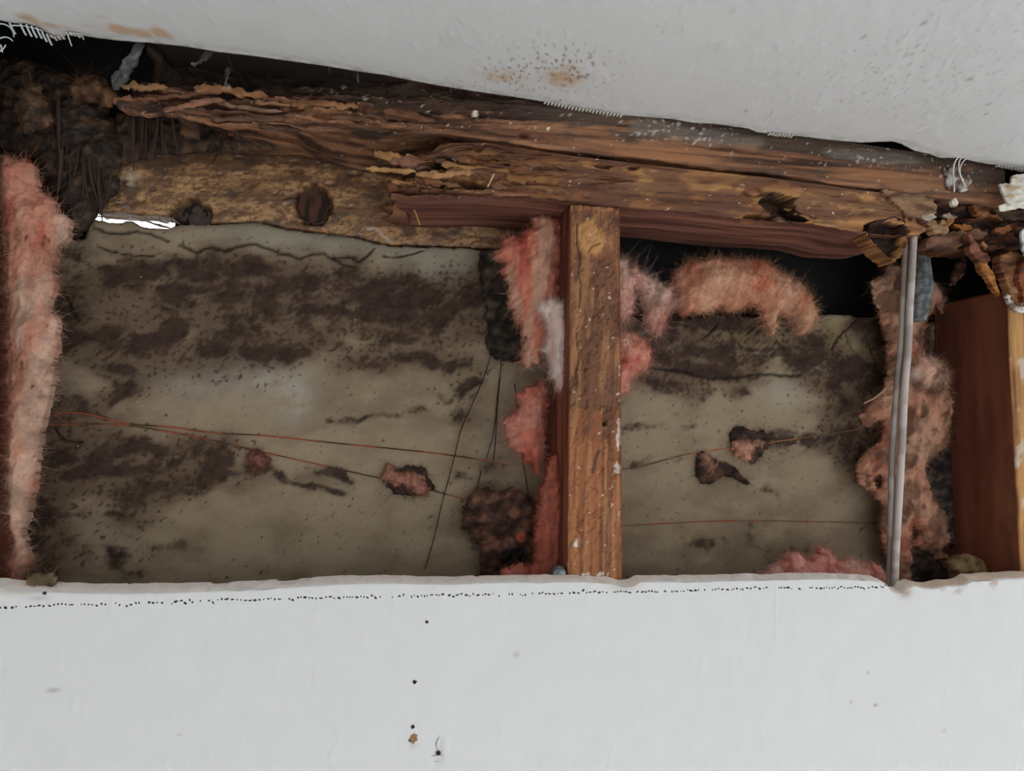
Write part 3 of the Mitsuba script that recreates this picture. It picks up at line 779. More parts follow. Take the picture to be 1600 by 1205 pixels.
        sp, cc = splinter(U3(*a, YF + 0.002 + 0.006 * (i % 3)), U3(*b, YF + 0.003 + 0.005 * ((i + 1) % 3)), w * 0.00048, t * 0.00048, C(*col, 1.0), seed=i + 3)
        put('splinter', sp, cc, 'wood_surface', parent=k)
    return k


UP = upper_plate()


def lower_plate():
    lo = interp_px([(575, 300), (605, 303), (645, 304), (690, 304), (760, 304), (835, 310), (890, 317), (960, 322), (1000, 325), (1060, 329), (1100, 334), (1150, 340), (1200, 345), (1260, 348), (1300, 352), (1345, 364), (1400, 368), (1460, 366), (1520, 370), (1640, 385)], YF)
    hi = interp_px([(570, 243), (583, 240), (610, 237), (650, 240), (680, 229), (700, 223), (760, 223), (800, 229), (850, 237), (900, 244), (1000, 256), (1100, 267), (1200, 277), (1300, 291), (1400, 304), (1455, 311), (1500, 318), (1640, 340)], YF)
    s0, s1 = float(U(585, 270, YF)[0]), float(U(1462, 340, YF)[0])
    xk = U(np.array([580., 680., 760., 880., 1000., 1180., 1440.]), 270 + np.zeros(7), YF)[0]
    amp = lambda P: np.interp(P[:, 0], xk, [0.026, 0.024, 0.015, 0.007, 0.0030, 0.0016, 0.002])
    pits = ((700, 255, 26, 9, .016), (720, 285, 55, 10, .012), (770, 248, 30, 4, .008), (1215, 320, 30, 18, .018), (1245, 338, 22, 9, .016), (1192, 342, 30, 8, .012), (940, 258, 14, 3, .006), (990, 262, 8, 3, .005), (960, 280, 20, 3, .004), (1060, 252, 8, 3, .006), (870, 262, 20, 3, .004), (1180, 300, 16, 8, .004), (1386, 360, 34, 17, .015))

    def disp(P, f):
        d = amp(P) * np.maximum(rot(P, 41) - 0.3, -.1) * 1.6 + 0.0008 * (fb(P, [50, 60, 500], 3, 15) - 0.5)
        for px, py, rx, ry, k in pits:
            d = d + k * sm(0.40, 0.6, blob(P, px, py, rx * 1.25, ry * 1.15, YF) * (0.1 + 1.8 * fb(P, [90, 1, 170], 5, 4)))
        und = 0.0012 * (fb(P, [20, 300, 60], 3, 33) - 0.5) + 0.003 * sm(.02, 0, P[:, 1] - YF) * (fb(P, [150, 60, 60], 3, 35) - 0.3)
        return np.where(f == 0, d, np.where(f == 3, und, 0))

    def color(P, f):
        c, g = wood_col(P, [14, 100, 170], C(168, 122, 78), C(134, 90, 58), C(92, 60, 42), 13)
        c = mixc(c, C(180, 139, 92), 0.75 * np.clip(blob(P, 1330, 320, 110, 24, YF) + blob(P, 1040, 300, 60, 10, YF) + blob(P, 1010, 285, 30, 6, YF) + blob(P, 1100, 285, 40, 12, YF), 0, 1) * sm(0.35, 0.55, fb(P, [30, 1, 70], 3, 88)))
        mould = sm(0.47, 0.55, fb(P, [45, 60, 80], 6, 19) + np.interp(P[:, 0], xk, [0.0, 0.03, 0.05, 0.05, 0.03, 0.0, -0.05]))
        c = mixc(c, C(98, 66, 54), 0.68 * mould)
        c = mixc(c, C(60, 42, 32), 0.9 * sm(0.66, 0.74, fb(P, [60, 60, 520], 4, 66)))
        c = mixc(c, C(44, 31, 25), 0.92 * sm(.36, .56, np.clip(blob(P, 1213, 320, 38, 24, YF) + blob(P, 1245, 338, 28, 10, YF) + 1.2 * blob(P, 1386, 360, 36, 18, YF) + .8 * blob(P, 700, 252, 32, 9, YF) + .8 * blob(P, 730, 287, 60, 10, YF), 0, 1) * (0.1 + 1.8 * fb(P, [90, 1, 170], 5, 4))))
        c = mixc(c, C(225, 210, 195), 0.8 * sm(0.76, 0.80, fb(P, [330, 60, 330], 3, 91)))
        red, _ = wood_col(P, [9, 160, 60], C(128, 86, 72), C(108, 70, 58), C(88, 54, 45), 53)
        return np.where((f == 3)[:, None], red, c)
    e0 = lambda a, b: 0.055 * (meshkit.noise(np.stack([a * 6 + 2, b * 3, 0 * a], 1), 13)) * (0.3 + 0.7 * np.abs(a - 0.1) ** 0.4)
    e1 = lambda a, b: 0.03 * meshkit.noise(np.stack([a * 6, b * 5, 0 * a], 1), 23)
    m_, c_ = timber('x', lo, hi, s0, s1, YF, 0.085, disp, color, step=0.0009, nd=44, e0=e0, e1=e1)
    k = thing('top_plate', 'lower rotted wooden top plate with a splintered left end, resting on the middle stud', 'timber')
    put('beam', m_, c_, 'wood_surface', parent=k)
    for i, (a, b, w, t, col) in enumerate((((584, 243), (660, 246), 13, 9, (176, 128, 84)), ((571, 262), (650, 268), 8, 8, (186, 142, 92)), ((607, 252), (700, 244), 18, 8, (150, 106, 84)), ((650, 272), (745, 268), 12, 9, (178, 134, 92)), ((605, 288), (690, 290), 20, 10, (128, 78, 54)),
                                           ((655, 286), (720, 292), 8, 7, (140, 100, 66)), ((690, 262), (800, 266), 12, 8, (160, 118, 74)), ((715, 300), (830, 302), 9, 6, (150, 104, 76)), ((700, 240), (780, 240), 10, 7, (150, 106, 66)), ((790, 276), (880, 284), 12, 5, (146, 102, 62)),
                                           ((765, 252), (860, 258), 10, 6, (134, 92, 58)), ((1225, 326), (1268, 345), 8, 6, (160, 120, 76)), ((1270, 350), (1345, 360), 6, 6, (170, 130, 86)), ((1060, 322), (1150, 334), 7, 4, (150, 106, 74)))):
        sp, cc = splinter(U3(*a, YF + 0.0005 + 0.004 * (i % 3)), U3(*b, YF + 0.002 + 0.004 * ((i + 1) % 2)), w * 0.00048, t * 0.00048, C(*col), seed=i + 33)
        put('splinter', sp, cc, 'wood_surface', parent=k)
    # the broken pocket in its underside, where the cables leave
    def rc(P, d):
        g = fb(P, [160, 160, 200], 5, 8)
        c = mixc(np.tile(C(60, 38, 30), (len(P), 1)), C(38, 26, 22), sm(.45, .6, g))
        return mixc(c, mixc(np.tile(C(164, 118, 72), (len(P), 1)), C(110, 72, 46), sm(.42, .6, g)), sm(.0042, .0022, d + .004 * (g - .5)) * (P[:, 2] < U(1380, 372, YF)[1] + .006 * fb(P, [90, 1, 90], 3, 2)))
    m_, c_ = relief([(1350, 368), (1356, 352), (1374, 344), (1392, 340), (1410, 344), (1413, 385), (1404, 404), (1392, 410), (1384, 402), (1374, 396), (1362, 382)], YF + .003, 0.0008,
                    lambda P, d: 0.003 * np.exp(-d / .0025) - 0.009 * sm(.001, .006, d) + 0.008 * (fb(P, [170, 1, 200], 5, 6) - .5) * np.minimum(1, d / 0.003), lambda P, d: 0.016 + 0 * d, rc, rag=(0.003, 200., 3))
    put('torn_pocket', m_, c_, 'wood_surface', parent=k, label='dark crumbling pocket broken into the underside')
    return k


LP = lower_plate()


def stud(name, lpx, rpx, zlo, zhi, colf, dispf, label, depth=0.085, step=0.0010, cat='stud'):
    step = step if colf is c_mid else 0.002
    lo, hi = interp_px(lpx, YF, 'z'), interp_px(rpx, YF, 'z')
    m_, c_ = timber('z', lo, hi, zlo, zhi, YF, depth, dispf, colf, step=step, nd=30)
    return put(name, m_, c_, 'wood_surface', label=label, cat=cat)


zplate = float(U(930, 321, YF)[1])


def c_mid(P, f):
    c, g = wood_col(P, [420, 160, 9], C(166, 116, 79), C(140, 92, 63), C(108, 69, 48), 21, lo=.33)
    patch = np.clip(1.1 * blob(P, 945, 470, 40, 90, YF) + blob(P, 930, 620, 55, 45, YF) + blob(P, 940, 660, 30, 30, YF) + .8 * blob(P, 925, 345, 50, 22, YF) + 0.5 * blob(P, 915, 560, 40, 80, YF) + .5 * blob(P, 900, 425, 20, 60, YF) + .5 * blob(P, 915, 735, 20, 8, YF), 0, 1)
    n = fb(P, [130, 100, 90], 5, 24)
    c = mixc(c, C(112, 74, 54), 0.85 * sm(0.38, 0.6, patch * 0.55 + n * 0.45))
    vein = sm(0.020, 0.004, np.abs(fb(P, [150, 60, 45], 5, 28) - 0.5)) * sm(.40, .6, fb(P, [60, 60, 40], 3, 128) + .25 * (patch - .5))
    c = mixc(c, C(62, 43, 34), 0.8 * vein)
    c = mixc(c, C(88, 62, 50), 0.6 * sm(0.56, 0.66, fb(P, [420, 100, 420], 4, 129) + 0.14 * (patch - .6)))
    c = mixc(c, C(166, 121, 81), 0.6 * sm(.52, .62, fb(P, [190, 60, 22], 4, 130) + .10 * (P[:, 0] < U(908, 600, YF)[0]) - .05))
    c = mixc(c, C(190, 142, 90), 0.8 * sm(0.35, 0.6, blob(P, 922, 370, 24, 34, YF) * (0.1 + 1.8 * fb(P, [200, 1, 60], 4, 71))))
    c = mixc(c, C(160, 98, 60), 0.4 * sm(0.45, 0.6, fb(P, [150, 100, 5], 3, 29)) * (P[:, 2] < U(930, 640, YF)[1]))
    for pts, w in (([(902, 350), (902, 385), (907, 400), (904, 430), (908, 445), (905, 480)], 1.2), ([(918, 395), (925, 385), (938, 380)], 1.0), ([(900, 520), (905, 560), (898, 600)], 1.1), ([(935, 705), (930, 720), (926, 738)], 3)):
        c = mixc(c, C(60, 40, 28), 0.85 * stroke(P, pts, w, YF))
    wt = np.clip(blob(P, 970, 575, 5, 14, YF) + blob(P, 966, 685, 6, 22, YF) + blob(P, 966, 733, 7, 12, YF) + .6 * blob(P, 968, 640, 3, 40, YF) + .6 * blob(P, 968, 800, 3, 40, YF) + .7 * blob(P, 900, 850, 8, 16, YF) + .6 * blob(P, 896, 875, 6, 8, YF) + .8 * blob(P, 930, 898, 50, 6, YF) + .4 * blob(P, 942, 700, 4, 24, YF), 0, 1)
    c = mixc(c, C(222, 214, 204), 0.8 * sm(0.56, 0.66, wt * 0.42 + 0.62 * fb(P, [520, 100, 300], 4, 31)))
    c = mixc(c, C(60, 44, 36), sm(0.4, 0.6, blob(P, 945, 663, 3.4, 5, YF) + .7 * blob(P, 943, 648, 2.5, 6, YF)))
    c = mixc(c, C(230, 215, 195), 0.7 * sm(0.76, 0.81, fb(P, [330, 60, 330], 3, 97)))
    red, _ = wood_col(P, [100, 160, 9], C(132, 78, 58), C(114, 64, 49), C(86, 47, 39), 25)
    return np.where((f == 0)[:, None], c, red)


def d_mid(P, f):
    n = fb(P, [420, 160, 12], 4, 21)
    d = 0.0009 * (0.5 - n) + 0.0014 * sm(0.52, 0.66, fb(P, [130, 100, 90], 5, 24)) + 0.0012 * sm(0.020, 0.004, np.abs(fb(P, [150, 60, 45], 5, 28) - 0.5)) - 0.0006 * sm(0.35, 0.6, blob(P, 922, 375, 22, 26, YF))
    for pts, w in (([(902, 350), (902, 385), (907, 400), (904, 430), (908, 445), (905, 480)], 1.2), ([(918, 395), (925, 385), (938, 380)], 1.0), ([(900, 520), (905, 560), (898, 600)], 1.1)):
        d = d + 0.0015 * stroke(P, pts, w, YF)
    d = d + 0.004 * sm(0.4, 0.6, blob(P, 945, 663, 3.4, 5, YF))
    return np.where(f == 0, d, 0.0006 * (fb(P, [60, 100, 12], 3, 2) - .5))


stud('stud', [(893, 318), (890, 600), (888, 905), (887, 1000)], [(968, 322), (970, 600), (972, 905), (973, 1000)], 1.64, zplate - 0.0005, c_mid, d_mid, 'weathered wooden stud standing in the middle of the opening under the lower plate')


def c_red(P, f):
    c, g = wood_col(P, [80, 60, 5], C(128, 76, 56), C(118, 68, 50), C(106, 60, 45), 45)
    c = mixc(c, C(70, 46, 38), 0.4 * sm(0.58, 0.72, fb(P, [50, 60, 22], 4, 46)))
    c2, g2 = wood_col(P, [300, 160, 9], C(186, 140, 88), C(160, 112, 70), C(110, 74, 48), 47)
    c2 = mixc(c2, C(205, 196, 184), 0.7 * sm(0.6, 0.7, fb(P, [140, 100, 60], 4, 48)))
    return np.where((f == 0)[:, None], c2, c)


d_red = lambda P, f: 0.0008 * (fb(P, [120, 160, 10], 3, 49) - 0.5) + np.where(f == 0, 0.001 * (fb(P, [200, 100, 60], 3, 50) - .4), 0)
zr = float(U(1577, 452, YF)[1])
stud('stud', [(1572, 440), (1577, 480), (1580, 560), (1585, 650), (1590, 760), (1595, 860), (1598, 905), (1602, 1000)], [(1650, 440), (1664, 900), (1666, 1000)], 1.64, zr, c_red, d_red, 'smooth reddish-brown stud at the right edge of the opening, right of the grey cables')
stud('stud', [(-150, 200), (-158, 900)], [(-62, 200), (-68, 900)], 1.64, float(U(-30, 215, YF)[1]), c_red, d_red, 'reddish-brown stud at the left edge of the photo behind pink insulation')

# -- tan board at the back of the left bay
YB = 0.1015


def rim_board():
    bottom = [(152, 333), (190, 334), (262, 338.5), (278, 344), (300, 349), (330, 350), (400, 344.5), (450, 357), (500, 362.5), (560, 370), (580, 377), (610, 382.5), (680, 384), (730, 385.5), (775, 391), (830, 398)]
    out = [(168, 236), (160, 280), (166, 310), (150, 325)] + bottom + [(900, 400), (900, 205), (700, 190), (400, 175), (180, 175)]
    holes = ((300, 334, 27, 21), (490, 320, 26, 31))

    def hmask(P):
        h = 0
        for px, py, rx, ry in holes:
            x, z = U(px, py, YB)
            k = mmpx(YB)
            h = np.maximum(h, sm(1.12, 0.88, np.sqrt(((P[:, 0] - x) / (rx * k)) ** 2 + ((P[:, 2] - z) / (ry * k)) ** 2) + 0.5 * (fb(P, [260, 1, 260], 4, 5) - .5)))
        return h

    def front(P, d):
        return 0.0006 * (fb(P, [30, 1, 200], 4, 81) - 0.5) - 0.0008 * sm(0.6, 0.7, fb(P, [110, 1, 200], 4, 82)) - np.where(P[:, 0] > U(400, 320, YB)[0], 0.0075, 0.011) * hmask(P) - 0.002 * np.exp(-d / 0.001) * (d < .005)

    def color(P, d):
        c, g = wood_col(P, [40, 1, 170], C(170, 132, 90), C(150, 113, 75), C(116, 83, 55), 83)
        n = fb(P, [70, 1, 110], 5, 84)
        n4 = fb(P, [200, 1, 330], 5, 87)
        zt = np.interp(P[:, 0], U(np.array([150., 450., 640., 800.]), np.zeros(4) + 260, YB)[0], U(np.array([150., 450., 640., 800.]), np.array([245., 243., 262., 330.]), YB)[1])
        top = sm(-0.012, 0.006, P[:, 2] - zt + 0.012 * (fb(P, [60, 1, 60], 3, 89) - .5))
        c = mixc(c, C(96, 66, 42), 0.8 * sm(0.50, 0.60, n4 * .6 + n * .4 + 0.10 * sm(0.02, 0, np.abs(P[:, 2] - zt))))
        c = mixc(c, C(104, 70, 44), 0.7 * np.clip(blob(P, 600, 320, 70, 40, YB) + blob(P, 700, 340, 80, 12, YB), 0, 1) * sm(.35, .55, n))
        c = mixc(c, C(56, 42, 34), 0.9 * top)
        c = mixc(c, C(70, 50, 36), 0.85 * sm(0.55, 0.7, fb(P, [60, 1, 90], 4, 86) + 0.05 * (P[:, 0] < U(190, 300, YB)[0])))
        c = mixc(c, C(84, 58, 40), 0.7 * sm(.56, .64, fb(P, [420, 1, 620], 4, 181) + .12 * (n - .5)))
        c = mixc(c, C(214, 196, 170), 0.7 * blob(P, 200, 280, 14, 12, YB) * sm(.4, .6, n4))
        c = mixc(c, C(206, 206, 206), 0.3 * sm(.5, .9, stroke(P, [(574, 357), (588, 358), (598, 368), (610, 378)], 4, YB) * (0.4 + 1.2 * n4)))
        c = mixc(c, C(50, 38, 34), 0.92 * hmask(P))
        return c
    m_, c_ = relief(out, YB, 0.0009, front, lambda P, d: 0.018 + 0 * d, color, rag=(0.0007, 260., 14))
    k = put('rim_board', m_, c_, 'damp_surface', label='tan mottled board above the grey render in the left bay, with two dark round holes', cat='board')
    for i, (px, py, rx, ry) in enumerate(holes):
        ang = np.linspace(0, 2 * np.pi, 40, endpoint=False)
        o = [(px + rx * .93 * math.cos(a) * (1 + .04 * math.sin(5 * a)), py + ry * .93 * math.sin(a)) for a in ang]
        m_, c_ = relief(o, YB + (0.0125, 0.0065)[i], 0.0008, lambda P, d: (0.004, 0.002)[i] * (fb(P, [200, 1, 60], 5, 3 + i) - .2), lambda P, d: 0.003 + 0 * d,
                        lambda P, d: mixc(np.tile(C((36, 84)[i], (30, 58)[i], (29, 47)[i]), (len(P), 1)), C((24, 48)[i], (22, 35)[i], (23, 31)[i]), sm(.4, .62, fb(P, [260, 1, 50], 4, 12))), rag=(.0006, 200, 2))
        put('round_hole', m_, c_, 'mineral_surface', parent=k, label=('dark ragged hole at the bottom edge of the board', 'dark round plugged hole in the board')[i])
    # pale splinters bridging the slit of daylight under the board
    for i, (a, b, w) in enumerate((((141, 336), (205, 342), 3), ((150, 331), (225, 338), 3), ((178, 333), (266, 349), 4), ((205, 340), (268, 356), 4), ((240, 336), (268, 340), 3), ((185, 322), (203, 324), 4), ((180, 316), (194, 314), 5), ((262, 337), (269, 346), 3))):
        sp, cc = splinter(U3(*a, YB - 0.001), U3(*b, YB - 0.0005), w * 0.0005, 0.0012, C(150, 136, 120), seed=80 + i)
        put('splinter', sp, cc, 'wood_surface', parent=k, label='pale sliver of wood across the slit of daylight' if i < 5 else None)
    return k


rim_board()

# ------------------------------------------------------------------ insulation
PINK, PALE, RED, DIRT = C(198, 142, 120), C(202, 168, 148), C(192, 114, 96), C(124, 94, 76)


def wool(outline, Y, front, label, base=PINK, alt=PALE, dark=RED, dirt=0.25, back=0.008, step=0.0010, rag=(0.006, 150.), nh=900, hl=0.009, seed=1, holes=(), grain=(90, 1, 60), mid=None, group=None, extra=None):
    def fr(P, d):
        n = fb(P, [70, 1, 55], 4, seed)
        n2 = fb(P, [240, 1, 120], 5, seed + 1)
        return front * (1 - np.exp(-d / (front * 0.6))) * (0.55 + 0.7 * n) + (0.0035 * (n2 - 0.5) + 0.0022 * (fb(P, [520, 1, 150], 3, seed + 3) - .5) + 0.003 * (fb(P, [110, 1, 70], 4, seed + 2) - .5)) * np.minimum(1, d / .002)

    def col(P, d):
        n, n2 = fb(P, [grain[0] * .6, 1, grain[2] * .6], 3, seed + 7), fb(P, [grain[0] * 2, 1, grain[2] * 2], 4, seed + 8)
        c = mixc(np.tile(base, (len(P), 1)), alt, sm(.48, .62, n))
        c = mixc(c, dark, sm(.46, .34, n * .6 + n2 * .4))
        c = mixc(c, DIRT, np.clip(dirt * 1.7, 0, .9) * sm(.48, .62, fb(P, [55, 1, 45], 5, seed + 9)))
        c = mixc(c, C(92, 66, 54), np.clip(dirt * 1.5, 0, .85) * sm(.58, .68, fb(P, [110, 1, 80], 5, seed + 19)))
        c = mixc(c, C(70, 50, 42), 0.8 * sm(.74, .79, fb(P, [330, 1, 120], 3, seed + 10)) * (dirt > .2))
        c = c * (0.55 + 0.5 * n2 + 0.4 * fb(P, [420, 1, 130], 4, seed + 12))[:, None]
        return extra(P, c) if extra else c
    m_, c_ = relief(outline, Y, step, fr, lambda P, d: back * np.minimum(1, d / .004) + 0.0005, col, rag=(rag[0], rag[1], seed), holes=holes, mid=mid)
    h, hc = hairs(m_, c_, int(nh * .6), hl * .9, 0.00018, seed=seed)
    h2, hc2 = hairs(m_, c_, int(nh * 4.2), hl * .45, 0.00030, seed=seed + 900, spread=1.3)
    m_, c_ = join([(m_, c_), (h, hc), (h2, hc2)])
    return put('insulation', m_, c_, 'fibre_surface', label=label, cat='insulation', group=group)


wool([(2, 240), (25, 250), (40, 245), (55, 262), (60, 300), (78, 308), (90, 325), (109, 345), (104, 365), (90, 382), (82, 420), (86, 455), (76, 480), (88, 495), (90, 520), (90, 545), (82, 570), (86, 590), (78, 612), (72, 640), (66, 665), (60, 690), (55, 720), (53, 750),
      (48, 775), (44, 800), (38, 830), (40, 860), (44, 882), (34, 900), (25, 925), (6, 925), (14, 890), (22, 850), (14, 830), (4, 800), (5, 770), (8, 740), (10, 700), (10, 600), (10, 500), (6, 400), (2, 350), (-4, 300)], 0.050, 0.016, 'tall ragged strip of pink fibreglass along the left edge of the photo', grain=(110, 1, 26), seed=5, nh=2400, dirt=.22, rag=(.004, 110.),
     extra=lambda P, c: mixc(c, C(112, 82, 66), .75 * sm(.4, .6, stroke(P, [(0, 250), (8, 420), (12, 600), (8, 760), (0, 900)], 13, .05) * (.5 + fb(P, [60, 1, 20], 4, 8)))))  # left side browned: grime plus the strip's shaded side painted into the colour
wool([(776, 395), (792, 368), (806, 366), (812, 382), (820, 360), (836, 350), (832, 341), (850, 337), (874, 344), (879, 370), (877, 400), (875, 430), (874, 470), (872, 500), (866, 525), (845, 560), (824, 578), (814, 560), (825, 530), (812, 505), (800, 482), (795, 450), (790, 420)], 0.052, 0.014,
     'salmon-red flap of fibreglass hanging left of the middle stud just under the plate', base=C(198, 122, 102), alt=C(200, 154, 132), dark=C(186, 96, 82), seed=11, nh=1100, dirt=.1, grain=(160, 1, 30))
wool([(842, 476), (862, 468), (882, 478), (889, 500), (886, 560), (886, 590), (876, 614), (868, 592), (858, 586), (862, 560), (852, 545), (860, 512), (850, 490)], 0.036, 0.006, 'wispy whitish tuft stuck to the side of the middle stud', base=C(216, 186, 176), alt=C(230, 214, 206), dark=C(192, 134, 120), seed=14, nh=1000, hl=0.009, grain=(200, 1, 40), dirt=0, back=.003, rag=(.006, 180.))
wool([(848, 598), (853, 612), (853, 640), (850, 680), (848, 720), (840, 748), (828, 725), (818, 712), (800, 702), (789, 680), (792, 655), (804, 646), (812, 636), (808, 618), (828, 604)], 0.068, 0.014, 'pink lump of fibreglass halfway down the left side of the middle stud', base=C(200, 124, 106), alt=C(204, 144, 126), dark=C(186, 100, 84), seed=17, nh=800, dirt=.08)
wool([(852, 745), (864, 712), (878, 716), (884, 760), (882, 800), (878, 850), (874, 930), (800, 930), (782, 930), (780, 898), (800, 890), (815, 884), (832, 880), (838, 850), (842, 800), (846, 770)], 0.048, 0.008, 'dark red strip of fibreglass at the foot of the middle stud', base=C(166, 94, 78), alt=C(190, 118, 100), dark=C(138, 72, 58), seed=20, nh=700, dirt=.1, grain=(150, 1, 22))
wool([(955, 398), (980, 405), (983, 418), (992, 414), (1000, 425), (1015, 436), (1030, 441), (1050, 460), (1060, 476), (1046, 490), (1036, 512), (1026, 528), (1018, 512), (1012, 490), (1005, 466), (998, 455), (990, 470), (986, 490), (978, 502), (955, 508)], 0.050, 0.009, 'pale pink shreds of fibreglass hooked on the right side of the middle stud', base=C(202, 160, 146), alt=C(206, 176, 160), dark=C(184, 124, 108), seed=23, nh=1100, hl=.012, dirt=.3)
wool([(955, 525), (985, 522), (1005, 530), (1016, 550), (1016, 572), (1000, 580), (986, 590), (986, 610), (955, 620)], 0.052, 0.014, 'small pink ball of fibreglass right of the middle stud, below the pale shreds', base=C(200, 140, 122), alt=C(204, 156, 140), dark=C(190, 108, 92), seed=26, nh=700, dirt=.1)
ARCH = [(1052, 450), (1056, 425), (1075, 411), (1078, 402), (1090, 408), (1110, 402), (1130, 401), (1160, 405), (1190, 405), (1205, 418), (1230, 430), (1255, 445), (1268, 465), (1276, 490), (1264, 515), (1254, 522), (1246, 508), (1240, 495), (1225, 490), (1215, 488), (1213, 505), (1208, 518), (1200, 505),
        (1193, 488), (1180, 474), (1165, 477), (1145, 484), (1130, 477), (1115, 482), (1100, 487), (1080, 484), (1070, 492), (1060, 478)]
wool(ARCH, 0.075, 0.020, 'fluffy arch-shaped pink tuft hanging in the black gap of the right bay', base=C(200, 148, 120), alt=C(204, 160, 132), dark=C(192, 122, 98), seed=29, nh=2600, hl=.010, dirt=.1, rag=(.005, 170.),
     extra=lambda P, c: mixc(c, C(120, 92, 62), 0.8 * sm(.4, .65, stroke(P, [(1070, 405), (1110, 398), (1190, 400), (1255, 440), (1275, 470)], 16, .075) * (.4 + fb(P, [80, 1, 80], 3, 2)))))
STRIP = [(1392, 408), (1384, 428), (1364, 444), (1368, 470), (1378, 500), (1386, 540), (1390, 580), (1383, 602), (1368, 626), (1344, 650), (1350, 668), (1374, 668), (1378, 690), (1358, 702), (1340, 738), (1344, 758), (1362, 768), (1382, 790), (1376, 828), (1380, 850), (1390, 880), (1392, 930), (1420, 930), (1424, 900), (1420, 850),
         (1450, 862), (1475, 884), (1488, 915), (1502, 905), (1488, 876), (1472, 858), (1485, 842), (1474, 800), (1456, 780), (1444, 728), (1486, 692), (1484, 640), (1480, 600), (1462, 575), (1440, 560), (1444, 520), (1452, 495), (1462, 475), (1472, 492), (1478, 468), (1462, 448), (1446, 430), (1436, 412)]
wool(STRIP, 0.078, 0.014, 'long dirty pink strip of fibreglass hanging behind the grey cables', base=C(186, 136, 112), alt=C(190, 150, 126), dark=C(166, 106, 86), seed=32, nh=2600, dirt=.5, rag=(.005, 150.), holes=[[(1362, 660), (1382, 655), (1378, 690), (1362, 694)], [(1364, 748), (1376, 740), (1384, 752), (1372, 766)], [(1424, 825), (1440, 830), (1428, 850)]])
wool([(1428, 575), (1440, 556), (1462, 560), (1478, 572), (1480, 590), (1476, 604), (1462, 612), (1450, 606), (1440, 612), (1430, 600)], 0.060, 0.014, 'whitish dusty ball of fibreglass right of the grey cables', base=C(212, 176, 156), alt=C(222, 206, 192), dark=C(160, 110, 92), seed=35, nh=800, dirt=.4)
wool([(1180, 930), (1185, 903), (1200, 890), (1225, 880), (1235, 868), (1250, 865), (1258, 878), (1275, 880), (1280, 860), (1290, 854), (1301, 868), (1306, 880), (1330, 878), (1370, 886), (1392, 903), (1392, 930)], 0.050, 0.014, 'pink tuft of fibreglass rising from behind the wall at the bottom of the right bay', base=C(206, 144, 132), alt=C(208, 162, 148), dark=C(184, 96, 86), seed=38, nh=1300, dirt=.12)
for i, (o, y, lab) in enumerate((([(604, 728), (612, 724), (620, 735), (640, 738), (655, 742), (668, 755), (668, 772), (655, 776), (645, 766), (632, 758), (615, 762), (604, 752), (598, 745)], .095, 'small dirty pink tuft caught on the lower wire of the left bay'),
                                 ([(1092, 712), (1104, 706), (1112, 716), (1122, 722), (1118, 738), (1112, 745), (1104, 738), (1096, 726)], .095, 'small curl of pink fibreglass low in the right bay, left of a larger black-edged tuft'),
                                 ([(1143, 696), (1150, 688), (1180, 686), (1201, 690), (1188, 702), (1174, 712), (1165, 728), (1160, 712), (1144, 708)], .095, 'flat pink tuft with a black edge caught on the wire of the right bay'),
                                 ([(382, 712), (395, 702), (412, 708), (420, 722), (410, 732), (392, 728)], .096, 'tiny reddish tuft on the render right of the dark mould, above the lower wire'))):
    wool(o, y, .007, lab, base=(C(168, 116, 100), C(172, 126, 108), C(202, 150, 128), C(126, 88, 76))[i], alt=(C(180, 136, 118), C(190, 150, 132), C(206, 160, 138), C(146, 100, 86))[i], dark=C(116, 76, 64), seed=50 + i, nh=350, hl=.006, dirt=.35, back=.002, rag=(.006, 210.), step=.0008, group='small tufts on the render')


def dirtclump(outline, Y, front, label, base, light, seed, name='debris_clump', cat='debris', mat='mineral_surface', rag=(.005, 170.), nh=300, hl=.008, back=.003, bg=None):
    def col(P, d):
        g = fb(P, [150, 1, 150], 4, seed)
        c = mixc(mixc(np.tile(base, (len(P), 1)), light, sm(.5, .66, g)), base * .45, sm(.46, .34, g))
        return bg(P, c) if bg else c
    m_, c_ = relief(outline, Y, .0010, lambda P, d: front * (1 - np.exp(-d / (front * .5))) * (.2 + 1.3 * fb(P, [110, 1, 110], 4, seed + 1)), lambda P, d: back + 0 * d, col, rag=(rag[0], rag[1], seed))
    if nh:
        h, hc = hairs(m_, c_, nh, hl, .0003, seed=seed)
        m_, c_ = join([(m_, c_), (h, hc)])
    return put(name, m_, c_, mat, label=label, cat=cat)


